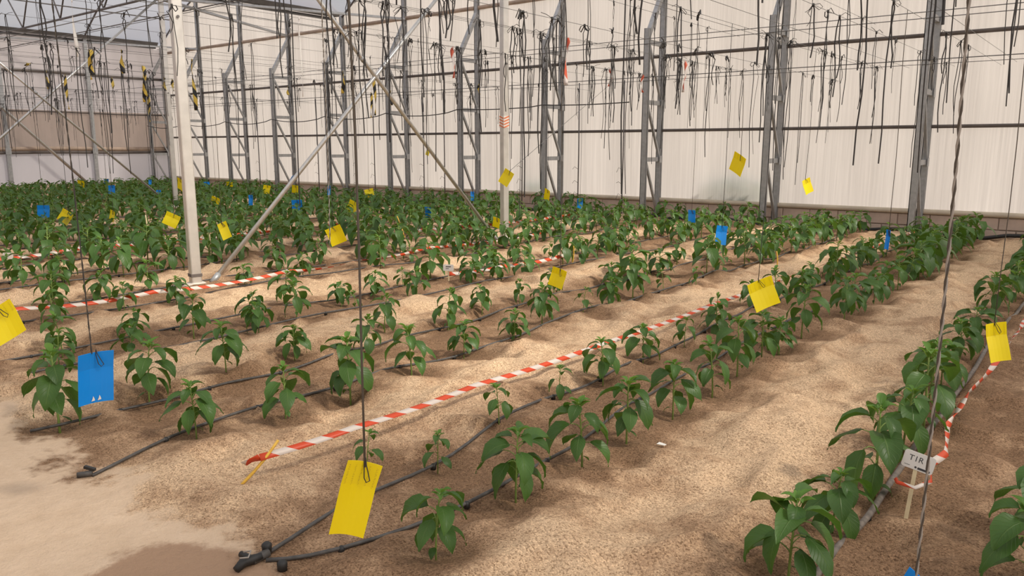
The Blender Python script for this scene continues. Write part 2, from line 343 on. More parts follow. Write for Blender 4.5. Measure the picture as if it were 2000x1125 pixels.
TRAPS=[
  ('y',(-1.592,1.301,0.417),(0.037,0.089,-0.037),(-0.052,-0.037,-0.215)),
  ('y',(-3.474,1.099,0.689),(0.047,0.087,0.06),(0.043,0.034,-0.128)),
  ('y',(-1.76,4.767,0.463),(0.092,0.158,0.053),(0.046,0.054,-0.178)),
  ('y',(-0.461,4.617,0.385),(0.078,0.101,0.009),(0.036,0.012,-0.201)),
  ('y',(-3.43,4.866,0.378),(0.116,0.023,-0.035),(-0.037,-0.013,-0.144)),
  ('y',(-6.77,5.399,0.428),(0.154,0.083,0.071),(0.058,0.05,-0.18)),
  ('y',(-10.73,8.942,0.343),(0.183,0.039,-0.084),(-0.086,-0.041,-0.182)),
  ('y',(-13.45,11.716,0.355),(0.148,0.129,0.045),(0.057,0.002,-0.193)),
  ('y',(-6.77,8.359,0.965),(0.146,0.01,-0.081),(-0.091,-0.045,-0.182)),
  ('y',(-6.77,8.14,0.362),(0.12,-0.002,-0.028),(-0.027,0.02,-0.136)),
  ('y',(-3.43,8.266,1.196),(0.15,-0.04,-0.086),(-0.06,0.016,-0.195)),
  ('y',(-3.43,10.675,0.863),(0.05,0.149,0.05),(0.039,0.065,-0.186)),
  ('y',(-10.73,5.629,0.353),(0.182,0.102,-0.085),(-0.053,-0.062,-0.167)),
  ('y',(-8.44,5.075,0.397),(0.037,0.095,0.044),(0.047,0.038,-0.19)),
  ('y',(-12.4,4.874,0.357),(0.189,0.057,-0.1),(-0.1,-0.061,-0.161)),
  ('y',(-12.4,5.554,0.322),(0.144,0.001,-0.04),(-0.06,-0.003,-0.163)),
  ('y',(-15.12,8.925,0.277),(0.199,0.064,-0.07),(-0.057,-0.01,-0.12)),
  ('y',(-24.09,9.992,0.315),(0.253,0.077,-0.025),(-0.043,0.014,-0.195)),
  ('y',(-22.42,9.992,0.306),(0.206,0.095,0.074),(-0.0,0.048,-0.087)),
  ('y',(-14.07,7.605,0.684),(0.212,-0.02,-0.07),(-0.07,0.032,-0.204)),
  ('y',(-20.13,12.359,0.336),(0.185,0.08,0.002),(-0.011,0.012,-0.145)),
  ('y',(-16.79,11.306,0.347),(0.105,0.132,-0.027),(-0.037,-0.032,-0.201)),
  ('y',(-16.79,12.143,0.318),(0.191,0.047,-0.022),(-0.03,0.01,-0.197)),
  ('y',(-8.44,11.61,0.51),(0.151,-0.047,-0.058),(-0.048,0.037,-0.2)),
  ('y',(-13.45,13.599,1.26),(0.107,-0.004,-0.036),(-0.047,-0.01,-0.159)),
  ('b',(-2.958,1.213,0.528),(0.032,0.114,0.005),(-0.034,-0.004,-0.199)),
  ('b',(-3.43,7.928,0.442),(0.079,0.102,-0.015),(-0.01,-0.02,-0.204)),
  ('b',(-1.76,7.861,0.524),(0.039,-0.011,-0.006),(-0.001,-0.009,-0.183)),
  ('b',(-5.1,10.682,0.366),(0.102,0.028,-0.004),(0.006,0.005,-0.183)),
  ('b',(-8.44,12.719,0.283),(0.066,0.099,-0.003),(-0.001,-0.011,-0.209)),
  ('b',(-10.73,12.132,0.377),(0.058,0.046,0.0),(0.021,-0.026,-0.188)),
  ('b',(-9.06,9.139,0.314),(0.135,0.006,-0.01),(-0.01,0.029,-0.18)),
  ('b',(-11.78,8.546,0.34),(0.179,0.091,0.012),(0.009,0.004,-0.203)),
  ('b',(-13.45,8.687,0.36),(0.088,0.033,0.002),(0.008,-0.008,-0.198)),
  ('b',(-13.45,10.591,0.467),(0.043,0.034,0.0),(0.021,-0.027,-0.194)),
  ('b',(-13.45,9.689,0.723),(-0.037,0.178,0.045),(-0.146,-0.004,-0.18)),
  ('b',(-14.07,5.203,0.331),(0.202,0.111,0.003),(-0.006,-0.01,-0.203)),
  ('b',(-18.46,8.317,0.41),(0.163,0.076,0.002),(-0.003,-0.005,-0.2)),
  ('b',(-25.76,11.462,0.294),(0.115,0.092,0.0),(0.016,-0.02,-0.145)),
  ('b',(-23.47,11.736,0.323),(0.073,0.058,0.0),(0.017,-0.021,-0.154)),
  ('b',(-18.46,9.417,0.29),(0.087,0.07,0.0),(0.014,-0.019,-0.134)),
  ('b',(-20.75,12.005,0.331),(0.137,0.11,0.0),(0.015,-0.02,-0.144)),
  ('b',(-0.333,2.061,0.214),(0.082,-0.025,-0.053),(-0.057,-0.016,-0.142)),
]
HTAPES= [('k',-11.78,4.35,2.48,0.03),('k',-10.73,4.71,2.61,0.37),('k',-10.11,4.83,2.57,0.28),('k',-15.74,6.44,2.7,0.63),('k',-15.12,5.88,2.69,0.31),('k',-15.74,7.29,2.7,0.27),('k',-12.4,6.23,2.63,0.55),('k',-16.79,8.51,2.49,0.57),('k',-14.07,7.46,2.62,0.23),('k',-15.12,8.18,2.69,0.22),('k',-10.73,6.12,2.61,0.71),('k',-10.11,8.99,2.57,0.67),('k',-10.11,8.33,2.57,0.34),('k',-14.07,12.4,2.62,0.57),('k',-14.07,10.13,2.62,0.17),('k',-10.11,11.65,2.57,0.19),('k',-11.78,10.9,2.48,0.28),('r',-7.39,7.99,2.7,0.4),('r',-6.77,11.02,2.6,0.26),('r',-5.72,11.52,2.7,0.47),('r',-5.1,7.37,2.57,0.51),('r',-7.39,13.16,2.7,0.32),('w',-11.89,5.05,3.4,0.77),('w',-10.69,7.97,3.4,1.22)]
# ================================================================ SETTING
WY = 14.70                       # side wall film
GX = -27.80                      # gable film
XMIN, XMAX, YMIN = GX, 12.1, -18.0
GUT = [-27.65, -17.70, -7.78, 2.15, 12.1]
def roofz(x):
    for a, b in zip(GUT[:-1], GUT[1:]):
        if a <= x <= b:
            t = (x-a)/(b-a); return 4.95+1.88*4*t*(1-t)
    return 4.95
# planting plan, needed for the hollows round the stems
MEAS = [(-8.52,2.89,.42),(-8.39,3.22,.31),(-8.18,7.85,.4),(-7.95,7.08,.42),(-7.49,5.72,.26),(-6.93,4.35,.25),(-6.92,6.65,.2),(-6.82,4.98,.25),(-6.67,3.02,.26),(-6.6,3.45,.28),(-6.57,2.42,.28),(-5.77,7.99,.22),(-5.69,5.36,.23),(-5.68,2.62,.25),(-5.53,4.44,.24),(-5.48,2.98,.35),(-5.6,4.9,.29),(-5.38,3.42,.28),(-5.29,1.95,.28),(-5.29,8.8,.31),(-5.29,9.34,.21),(-5.25,2.4,.25),(-5.23,8.29,.28),(-5.22,3.73,.32),(-5.22,4.34,.2),(-5.15,5.8,.24),(-5.12,6.64,.29),(-5.08,6.13,.33),(-5.06,3.27,.26),(-4.3,3.85,.3),(-4.23,2.99,.25),(-4.16,2.45,.31),(-4.16,5.85,.26),(-4.16,8.37,.26),(-4.15,5.31,.23),(-4.13,4.78,.26),(-4.12,1.49,.44),(-4.11,1.95,.36),(-4.07,4.3,.35),(-4.02,3.43,.3),(-3.99,6.61,.28),(-3.99,7.63,.28),(-3.57,4.86,.33),(-3.55,6.26,.41),(-3.52,7.79,.36),(-3.51,8.2,.21),(-3.48,6.73,.23),(-3.47,5.3,.23),(-3.47,5.73,.29),(-3.47,8.72,.4),(-3.46,3.81,.27),(-3.44,4.34,.24),(-3.44,9.21,.35),(-3.41,1.83,.29),(-3.36,7.2,.22),(-3.34,2.72,.41),(-3.34,3.2,.34),(-3.33,2.28,.3),(-2.5,5.75,.22),(-2.52,2.13,.19),(-2.45,6.3,.24),(-2.42,4.43,.28),(-2.39,3.42,.21),(-2.38,4.95,.22),(-2.37,3.85,.30),(-2.34,2.83,.21),(-2.29,2.34,.21),(-1.84,5.81,.42),(-1.84,5.32,.27),(-1.78,3.6,.34),(-1.77,3.1,.34),(-1.76,2.23,.31),(-1.76,2.7,.34),(-1.76,4.05,.34),(-1.80,4.5,.38),(-1.80,4.9,.36),(-1.7,1.72,.26),(-.78,6.27,.25),(-.78,7.08,.36),(-.76,5.61,.27),(-.76,5.0,.30),(-.73,2.34,.33),(-.72,2.77,.27),(-.70,4.22,.44),(-.69,3.71,.34),(-.68,3.19,.43),(-.12,2.72,.32),(-.13,3.18,.34)]
PLANTS = [(x, y, h) for x, y, h in MEAS]
ROWX = []
for k in range(-1, 15):
    for d in (-1.76, -2.38): ROWX.append(d-1.67*k)
rr = random.Random(11)
for ri, X in enumerate(ROWX):
    y = 1.5+rr.uniform(0, .3) if ri > 1 else (1.3 if ri == 99 else 3.6 if ri == 0 else 4.6)
    while y < 13.55:
        if not any(abs(px-X) < .42 and abs(py-y) < .36 for px, py, _ in MEAS) and rr.random() > .03 and not (X > -4.5 and y < 2.1):
            hh = rr.uniform(.25, .36)+(.06 if X > -1.9 and y > 4 else 0)
            if X < -8: hh += .03
            if not (math.hypot(X+7.24, y-4) < .25 or math.hypot(X+7.42, y-9.12) < .25 or math.hypot(X+17.45, y-9.3) < .25):
                PLANTS.append((X+rr.uniform(-.06, .06), y+rr.uniform(-.08, .08), hh))
        y += .47
NEARP = np.array([(x, y) for x, y, h in PLANTS if -9 < x and y < 10])
# floor ------------------------------------------------------------
xs = np.concatenate([np.arange(-28.2, -12, .22), np.arange(-12, -6, .07), np.arange(-6, .8, .025), np.arange(.8, 12.4, .3)])
ys = np.concatenate([np.arange(-18.2, .8, .4), np.arange(.8, 6.5, .025), np.arange(6.5, 14.95, .07)])
gx, gy = np.meshgrid(xs, ys); gh = ground(gx, gy); damp = np.zeros_like(gh)
_dn = vnoise(gx*7+2, gy*7)
for px, py, ph_ in PLANTS:
    a0, a1 = np.searchsorted(xs, (px-.4, px+.4)); b0, b1 = np.searchsorted(ys, (py-.4, py+.4))
    if a1 <= a0 or b1 <= b0: continue
    d2 = (gx[b0:b1, a0:a1]-px-.03)**2+(gy[b0:b1, a0:a1]-py)**2
    damp[b0:b1, a0:a1] = np.maximum(damp[b0:b1, a0:a1], np.exp(-d2/.028)*(1+1.2*_dn[b0:b1, a0:a1]))
    if px > -9 and py < 10:
        dd = (gx[b0:b1, a0:a1]-px)**2+(gy[b0:b1, a0:a1]-py)**2
        _q = -.028*np.exp(-dd/.012); _o = dimp[b0:b1, a0:a1] if 'dimp' in globals() else None
        if _o is None: dimp = np.zeros_like(gh)
        dimp[b0:b1, a0:a1] = np.minimum(dimp[b0:b1, a0:a1], _q)
gh = gh+dimp
me = bpy.data.meshes.new('floor'); nx, ny = len(xs), len(ys)
vv = np.stack([gx.ravel(), gy.ravel(), gh.ravel()], 1)
ii = np.arange(nx*ny).reshape(ny, nx)
ff = np.stack([ii[:-1, :-1].ravel(), ii[:-1, 1:].ravel(), ii[1:, 1:].ravel(), ii[1:, :-1].ravel()], 1)
me.vertices.add(len(vv)); me.vertices.foreach_set('co', vv.ravel())
me.loops.add(ff.size); me.loops.foreach_set('vertex_index', ff.ravel())
me.polygons.add(len(ff)); me.polygons.foreach_set('loop_start', np.arange(0, ff.size, 4)); me.polygons.foreach_set('loop_total', np.full(len(ff), 4))
me.polygons.foreach_set('use_smooth', np.ones(len(ff), bool)); me.materials.append(M['soil']); me.update(calc_edges=True)
_at = me.attributes.new('damp', 'FLOAT', 'POINT'); _at.data.foreach_set('value', np.clip(damp, 0, 1).ravel().astype(np.float32))
tag(link('floor', me), 'pale sand mulch floor of the greenhouse with damp planting beds', None, None, 'structure')
mb = MB(); mb.grid([[(-120, -120, -.3), (120, -120, -.3)], [(-120, 140, -.3), (120, 140, -.3)]])
tag(link('outside_ground', mb.mesh('outside_ground', M['outside'])), 'bare earth outside the greenhouse walls', None, None, 'structure')
# long side wall ------------------------------------------------------
def filmwall(name, x0, x1, y, z0, mats, step=.25):
    mb = MB(); k = int(round((x1-x0)/step)); P = []
    for i in range(k+1):
        x = x0+(x1-x0)*i/k; top = roofz(x); row = []
        for j in range(13):
            z = z0+(top-z0)*j/12
            row.append((x, y+.012*math.sin(x*2.53*2)+.008*float(vnoise(x*3, z*.7)), z))
        P.append(row)
    mb.grid(P); return mb.mesh(name, mats, True)
wall = tag(link('wall_back', filmwall('wall_back', XMIN, XMAX, WY, .26, M['film'])), 'translucent cream plastic film side wall of the greenhouse', None, None, 'structure')
for z, r, mt, nm in ((.30, .045, 'sill', 'film_sill'), (1.715, .03, 'rail', 'film_rail'), (3.19, .035, 'rail', 'film_rail'), (4.65, .05, 'rail_top', 'film_rail')):
    mb = MB(); mb.tube([(x, WY-.045, z) for x in np.linspace(XMIN, XMAX, 40)], r, 8); link(nm, mb.mesh(nm, M[mt], True), wall)
# block footing wall: two courses, blocks built where they can be told apart
mb = MB(); mb.box(((XMIN+XMAX)/2, WY+.06, .08), (XMAX-XMIN, .16, .38)); link('block_joint', mb.mesh('block_joint', M['mortar']), wall)
def blockmesh(w, h):
    mb = MB(); e = .008; d = .17
    P = []
    for y, i in ((-d/2, e), (-d/2+e, 0), (d/2, 0)):
        P.append([(-w/2+i, y, -h/2+i), (w/2-i, y, -h/2+i), (w/2-i, y, h/2-i), (-w/2+i, y, h/2-i)])
    b = 0
    for r in P: mb.v.extend(r)
    mb.face([0, 1, 2, 3])
    for k in range(2):
        for j in range(4): mb.face([k*4+j, k*4+4+j, k*4+4+(j+1) % 4, k*4+(j+1) % 4])
    return mb.mesh('block', M['block'])
bm1 = blockmesh(.488, .185); bm2 = blockmesh(.488, .15)
for c, (z, bmn, off) in enumerate(((.155, bm1, 0), (-.03, bm2, .25))):
    for i in range(34):
        o = link('block', bmn, wall); o.location = (1.6+off-.5*i, WY+.045+random.uniform(-.004, .004), z)
mb = MB(); mb.box(((XMIN-15.4)/2, WY+.045, .08), (-15.4-XMIN, .17, .35)); link('plastered_footing', mb.mesh('plastered_footing', M['block']), wall)
# other walls (beyond the picture's right and behind the camera)
tag(link('wall_front', filmwall('wall_front', XMIN, XMAX, YMIN, -.1, M['film'], .5)), 'translucent film wall at the near end', None, None, 'structure')
mb = MB(); mb.grid([[(XMAX, y, z) for z in np.linspace(-.1, 4.95, 5)] for y in np.linspace(YMIN, WY, 20)])
tag(link('wall_right', mb.mesh('wall_right', M['film'], True)), 'translucent film wall on the right', None, None, 'structure')
# gable wall on the left
g = MB()
g.grid([[(GX+.01*float(vnoise(y*3, z)), y, z) for z in np.linspace(2.55, 4.95, 6)] for y in np.linspace(YMIN, WY, 60)])
gw = tag(link('wall_left', g.mesh('wall_left', M['gfilm'], True)), 'greyish end wall of film with a brown band and white lower sheet', None, None, 'structure')
g = MB(); g.grid([[(GX+.015*float(vnoise(y*3, z)), y, z) for z in np.linspace(1.18, 2.55, 5)] for y in np.linspace(YMIN, WY, 60)]); link('brown_film_band', g.mesh('brown_film_band', M['gbrown'], True), gw)
g = MB(); g.grid([[(GX+.004*float(vnoise(y*3, z)), y, z) for z in np.linspace(.18, 1.18, 4)] for y in np.linspace(YMIN, WY, 40)]); link('white_sheet', g.mesh('white_sheet', M['gwhite'], True), gw)
g = MB(); g.box((GX-.05, (YMIN+WY)/2, .05), (.16, WY-YMIN, .27)); link('block_footing', g.mesh('block_footing', M['block']), gw)
for z, r, mt in ((1.2, .045, 'rail'), (1.32, .07, 'rail_top'), (2.5, .025, 'rail'), (3.75, .045, 'rail')):
    g = MB(); g.tube([(GX+.05, y, z+.012*math.sin(y*1.3)) for y in np.linspace(YMIN, WY-.1, 40)], r, 8); link('film_rail', g.mesh('film_rail', M[mt], True), gw)
# roof --------------------------------------------------------------
rf = None
for bi, (a, b) in enumerate(zip(GUT[:-1], GUT[1:])):
    mb = MB(); mb.grid([[(a+(b-a)*i/24, y, roofz(min(b-1e-6, a+(b-a)*i/24+1e-6))) for i in range(25)] for y in np.linspace(YMIN, WY, 12)])
    me = mb.mesh('roof_film', M['roof_clear' if bi == 2 else 'roof'], True)
    if rf is None: rf = tag(link('ceiling', me), 'grey translucent arched film roof over the bays', None, None, 'structure')
    else: link('roof_film', me, rf)
# ================================================================ STRUCTURE THINGS
ORD = ['corner', 'first', 'second', 'third', 'fourth', 'fifth', 'sixth', 'seventh', 'eighth', 'ninth', 'tenth', 'eleventh', 'twelfth']
def lattice(x, n):
    base = -.09
    t = empty('lattice_column', (x, 14.3, base))
    def P(name, f):
        mb = MB(); f(mb); return link(name, mb.mesh(name, M['steel']), t)
    yi, yo = -.30, .33
    def chord(mb, y, h, w=.1):
        # lipped channel: web and two flanges
        mb.box((-w/2+.006, y, h/2), (.012, w, h)); mb.box((0, y-w/2+.006, h/2), (w, .012, h)); mb.box((0, y+w/2-.006, h/2), (w, .012, h))
        mb.box((w/2-.006, y-w/2+.02, h/2), (.012, .03, h)); mb.box((w/2-.006, y+w/2-.02, h/2), (.012, .03, h))
    P('chord', lambda mb: chord(mb, yi, 3.66-base)); P('chord', lambda mb: chord(mb, yo, roofz(x)-base-.02))
    for z in (1.13, 2.255, 3.41): P('rung', lambda mb: mb.box((0, .015, z-base), (.07, .56, .085)))
    zz = [(3.36, 2.30), (2.20, 1.18), (1.08, .0)]
    for a, b in zz: P('diagonal', lambda mb: mb.bar((.02, yi+.04, a-base), (.02, yo-.04, b-base), .045))
    P('knee_brace', lambda mb: mb.bar((0, yi, 3.5-base), (0, yo-.02, 4.5-base), .09))
    for z in (1.13, 2.255, 3.41): P('gusset', lambda mb: mb.box((.056, yo-.02, z-base), (.006, .12, .14)))
    lab = 'galvanised lattice column in the film side wall, ' + ('at the corner with the end wall' if n == 0 else ORD[n]+' from the corner column')
    tag(t, lab, 'column', 'lattice columns of the side wall'); return t
for k in range(0, 12): lattice(-2.80-2.486*(10-k), k)
def post(name, x, y, h, label, faces=.1):
    t = empty(name, (x, y, gz(x, y)-.03), -.2)
    mb = MB(); w = faces; hh = h
    # square tube with rounded corners
    ring = []
    for cx, cy, a0 in ((1, 1, 0), (-1, 1, 90), (-1, -1, 180), (1, -1, 270)):
        for a in (0, 45, 90):
            an = math.radians(a0+a); ring.append((cx*(w/2-.012)+.012*math.cos(an), cy*(w/2-.012)+.012*math.sin(an)))
    n = len(ring)
    for z in (0, hh): mb.v.extend((p[0], p[1], z) for p in ring)
    for j in range(n): mb.face([j, (j+1) % n, n+(j+1) % n, n+j])
    mb.face(list(range(n, 2*n)))
    link('post_tube', mb.mesh('post_tube', M['steel_post']), t)
    mb = MB(); mb.tube([(0, 0, -.02), (0, 0, .05), (0, 0, .085)], [.15, .13, .08], 12); link('concrete_footing', mb.mesh('concrete_footing', M['concrete'], True), t)
    mb = MB(); mb.box((0, 0, .16), (w+.008, w+.008, .03)); link('base_band', mb.mesh('base_band', M['rail']), t)
    mb = MB(); mb.tube([(w/2-.002, 0, 2.62), (w/2+.014, 0, 2.62)], .014, 8)
    link('bolt', mb.mesh('bolt', M['dark_pipe']), t)
    tag(t, label, 'post', 'square roof posts'); return t
P1 = post('roof_post', -7.24, 4.0, 4.95, 'pale square steel post on a concrete footing beside the foot of a diagonal brace')
P2 = post('roof_post', -7.42, 9.12, 4.95, 'square steel post wrapped with a red and white striped sticker')
P3 = post('roof_post', -17.45, 9.3, 4.95, 'square steel post standing far back near the end wall')
P4 = post('roof_post', -17.45, 4.0, 4.95, 'square steel post at the other end of the far crossed braces')
mb = MB(); mb.box((0, 0, 1.79), (.106, .106, .17))
s2 = link('sticker', mb.mesh('sticker', M['white']), P2); s2['label'] = 'white sticker with orange chevrons wrapped round the post'
mb = MB()
for i in range(4):
    z = 1.725+i*.043
    mb.box((.0545, 0, z), (.002, .1, .02), 0, Euler((.35, 0, 0)).to_matrix()); mb.box((0, -.0545, z), (.1, .002, .02), 0, Euler((0, .35, 0)).to_matrix())
link('chevron_print', mb.mesh('chevron_print', M['orange']), s2)
def brace(a, b, label, r=.024):
    mb = MB(); mb.tube([a, b], r, 10)
    t = link('diagonal_brace', mb.mesh('diagonal_brace', M['pipe'], True))
    tag(t, label, 'brace', 'diagonal pipe braces'); 
    a, b = Vector(a), Vector(b); d = (b-a).normalized()
    mb = MB(); mb.tube([a-d*.02, a+d*.1], r+.007, 10); link('end_clamp', mb.mesh('end_clamp', M['steel'], True), t)
    mb = MB(); mb.tube([a+(b-a)*.52-d*.03, a+(b-a)*.52+d*.03], r+.006, 10); link('middle_clamp', mb.mesh('middle_clamp', M['steel'], True), t)
    return t
brace((-7.30, 4.22, .02), (-7.48, 9.05, 4.52), 'bright pipe brace rising from the footed pale post toward the sticker post')
brace((-7.43, 8.92, .02), (-7.33, 4.05, 4.62), 'pipe brace falling from the footed pale post to the sticker post base')
brace((-17.45, 9.2, .02), (-17.45, 4.1, 4.70), 'thin pipe brace coming down to the foot of the far post')
brace((-17.5, 4.1, -.02), (-17.5, 9.25, 4.62), 'thin pipe brace rising to the top of the far post')
brace((-27.4, 11.75, .02), (-27.4, 7.0, 9.4*.52+.05), 'steep pipe brace leaning in front of the end wall', .05)
for k, y in enumerate((12.03, 9.41, 6.8, 4.2)):
    mb = MB(); mb.box((GX+.12, y, 2.45), (.11, .11, 5.0)); t = link('end_wall_post', mb.mesh('end_wall_post', M['steel']))
    tag(t, 'grey square post against the brown banded end wall, '+ORD[k+1]+' from the corner', 'post', 'end wall posts')
    mb = MB(); mb.box((GX+.18, y, 1.25), (.02, .16, .2)); link('rail_bracket', mb.mesh('rail_bracket', M['steel']), t)
# gutters, horizontal wind braces, trusses
for k, gxx in enumerate(GUT[:4]):
    t = empty('gutter', (gxx, 4.3, 4.9))
    mb = MB(); ring = [(-.17, .10), (-.10, .0), (.10, 0), (.17, .10), (.155, .10), (.09, .015), (-.09, .015), (-.155, .10)]
    for y in (YMIN-4.3, 14.45-4.3): mb.v.extend((p[0], y, p[1]) for p in ring)
    for j in range(8): mb.face([j, (j+1) % 8, 8+(j+1) % 8, 8+j])
    link('trough', mb.mesh('trough', M['gutter']), t)
    mb = MB(); mb.tube([(-.06, YMIN-4.3, -.06), (-.06, 14.45-4.3, -.06)], .04, 8); link('gutter_pipe', mb.mesh('gutter_pipe', M['gutter'], True), t)
    tag(t, 'dark steel roof gutter ' + ['along the end wall', 'over the far post line', 'over the near post line', 'over the bed with the marker sign'][k], 'gutter', 'roof gutters')
def bar_thing(name, a, b, w, d, mat, label, cat, group):
    mb = MB(); mb.bar(a, b, w, d); t = link(name, mb.mesh(name, M[mat])); return tag(t, label, cat, group)
for gxx, lab in ((-27.65, 'the end wall gutter'), (-17.65, 'the far post'), (-7.6, 'the near post line')):
    for dx in (-2.49, 2.49):
        if gxx+dx < GX: continue
        bar_thing('wind_brace', (gxx, 9.3, 4.68), (gxx+dx, WY-.12, 4.62), .09, .05, 'steel',
                  'flat grey wind brace from '+lab+' top to side wall, '+('corner side' if dx < 0 else 'open side'), 'brace', 'horizontal wind braces')
for Yt in (9.3, 4.0):
    for bi, (a, b) in enumerate(zip(GUT[:3], GUT[1:4])):
        t = empty('roof_truss', ((a+b)/2, Yt, 4.7)); cx = (a+b)/2
        mb = MB(); mb.tube([(a-cx, 0, 0), (b-cx, 0, 0)], .028, 8); link('tie_bar', mb.mesh('tie_bar', M['dark_pipe'], True), t)
        mb = MB(); mb.tube([(a-cx, 0, -.43), (b-cx, 0, -.43)], .012, 6); link('lower_rod', mb.mesh('lower_rod', M['dark_pipe'], True), t)
        mb = MB(); mb.tube([(a+(b-a)*i/20-cx, 0, roofz(a+(b-a)*(i+.001)/20.1)-4.7-.04) for i in range(21)], .03, 8); link('arch_rib', mb.mesh('arch_rib', M['dark_pipe'], True), t)
        for u0, u1 in ((-2.5, -3.6), (-2.5, -1.2), (2.5, 3.6), (2.5, 1.2), (0, -1.2), (0, 1.2)):
            mb = MB(); mb.tube([(u0, 0, 0), (u1, 0, roofz(cx+u1)-4.74)], .02, 6); link('web_bar', mb.mesh('web_bar', M['dark_pipe'], True), t)
        tag(t, 'dark arched roof truss over the '+['bay by the end wall', 'middle bay', 'bay over the marker sign'][bi]+(' near the side wall' if Yt > 5 else ' near the path'), 'truss', 'roof trusses')
for bi, (a, b) in enumerate(zip(GUT[:3], GUT[1:4])):
    for y in (WY-.08, 12.0, 6.65, 1.4):
        mb = MB(); mb.tube([(a+(b-a)*i/20, y, roofz(a+(b-a)*(i+.001)/20.1)-.05) for i in range(21)], .028, 8); t = link('roof_hoop', mb.mesh('roof_hoop', M['dark_pipe'], True))
        tag(t, 'dark pipe roof hoop over the '+['bay by the end wall', 'middle bay', 'bay over the marker sign'][bi]+', '+{14.62: 'at the side wall', 12.0: 'between truss and side wall', 6.65: 'between the two trusses', 1.4: 'above the path'}[round(y, 2)], 'hoop', 'roof hoops')
    for u in (.12, .3, .5):
        x = a+(b-a)*u
        mb = MB(); mb.tube([(x, YMIN, roofz(x)-.09), (x, WY-.1, roofz(x)-.09)], .016, 6); t = link('roof_purlin', mb.mesh('roof_purlin', M['dark_pipe'], True))
        tag(t, 'thin dark purlin pipe '+{.12: 'near the gutter', .3: 'halfway up', .5: 'at the ridge'}[u]+' of the '+['bay by the end wall', 'middle bay', 'bay over the marker sign'][bi], 'purlin', 'roof purlins')
# outside shrubs pressed against the film
lm = MB()
for (sx, sz, n, rad_, lab) in ((-6.15, .46, 420, .46, 'blurred green shrub growing against the outside of the film'), (-11.0, .38, 150, .28, 'small faint shrub outside the film wall near the sticker post')):
    mb = MB()
    for i in range(n):
        a = random.uniform(0, 6.28); q = random.random()**.5*rad_
        c = Vector((sx+q*math.cos(a)*1.5, WY+.09+random.uniform(0, .10), sz+q*math.sin(a)*.6))
        R = Euler((random.uniform(-.3, .3), random.uniform(0, 6.3), random.uniform(-.3, .3))).to_matrix()
        b = len(mb.v); l = .10
        for p in ((0, 0, 0), (l*.4, .02, l*.2), (l, 0, 0), (l*.4, -.02, -l*.2)): mb.v.append(tuple(R @ Vector(p)+c))
        mb.face([b, b+1, b+2, b+3])
    t = link('outside_shrub', mb.mesh('outside_shrub', M['bush'])); tag(t, lab, 'shrub')
    mb = MB(); mb.tube([(sx, WY+.3, -.31), (sx, WY+.12, sz)], .015, 6); link('shrub_stem', mb.mesh('shrub_stem', M['stem'], True), t)

# ================================================================ CROP
LT = [0, .10, .26, .45, .64, .82, .93, 1.0]; LW = [.012, .17, .262, .275, .215, .115, .045, .002]
def leaf_mb(a0, a1, fold, pet, L_=.12, nseg=4, twist=0, wav=.0, low=False, wid=1.0):
    """petiole from the origin along +X, blade arching from angle a0 down to a1"""
    mb = MB(); x = z = 0.0
    ts = LT if not low else [0, .26, .6, 1.0]; wsx = LW if not low else [.02, .26, .23, .003]
    pp = [(0, 0, 0)]
    st = 3; a = math.radians(48)
    for i in range(st):
        aa = a+(math.radians(a0)-a)*(i/st)
        x += math.cos(aa)*pet/st; z += math.sin(aa)*pet/st; pp.append((x, 0, z))
    if pet > .002: mb.tube(pp, [.0022, .0019, .0017, .0014] if not low else [.003]*4, 3 if low else 4, 1, False)
    P = []; UV = []; px, pz = x, z; last = 0
    for t, w in zip(ts, wsx):
        ang = math.radians(a0+(a1-a0)*((t+last)/2)); px += math.cos(ang)*(t-last)*L_; pz += math.sin(ang)*(t-last)*L_; last = t
        nrm = Vector((-math.sin(ang), 0, math.cos(ang))); tw = twist*t
        row = []; uvr = []
        for j in range(nseg+1):
            s = -1+2*j/nseg; f = fold*abs(s)**1.2
            side = Vector((0, math.cos(tw), 0))+nrm*math.sin(tw)
            p = Vector((px, 0, pz))+side*(s*w*L_*wid*math.cos(f*.6))+nrm*(abs(s)*w*L_*math.sin(f)+wav*math.sin(t*17+s*2)*abs(s))
            row.append(tuple(p)); uvr.append((.5+s*.5, t))
        P.append(row); UV.append(uvr)
    mb.grid(P, 0, UV); return mb
LSPEC = [(15, -75, .30, .032), (0, -85, .22, .038), (-10, -95, .4, .04), (-35, -97, .15, .04), (22, -45, .45, .03), (-10, -75, -.12, .042), (-45, -98, .25, .045), (5, -80, .5, .033)]
leafm, leafv = [], []
for i, (a0, a1, fo, pe) in enumerate(LSPEC):
    leafv.append([leaf_mb(a0, a1, fo, pe, twist=random.uniform(-.5, .5), wav=.003, wid=random.uniform(.9, 1.1)), leaf_mb(a0, a1, fo, pe, nseg=2, low=True)])
    leafm.append(leafv[-1][0].mesh('leaf', [M['leaf'], M['stem']], True))
youngm = []
def tip_mb(seed, low=False):
    r = random.Random(seed); mb = MB()
    for i in range(7 if not low else 4):
        l = r.uniform(.03, .055)
        o = leaf_mb(r.uniform(35, 65), r.uniform(-40, 20), r.uniform(.4, .8), .006, l, 2 if not low else 2, low=True if low else False)
        mb.add(o, Matrix.Rotation(i*2.4+r.uniform(-.4, .4), 4, 'Z') @ Matrix.Translation((.004, 0, -.004*i)))
    return mb
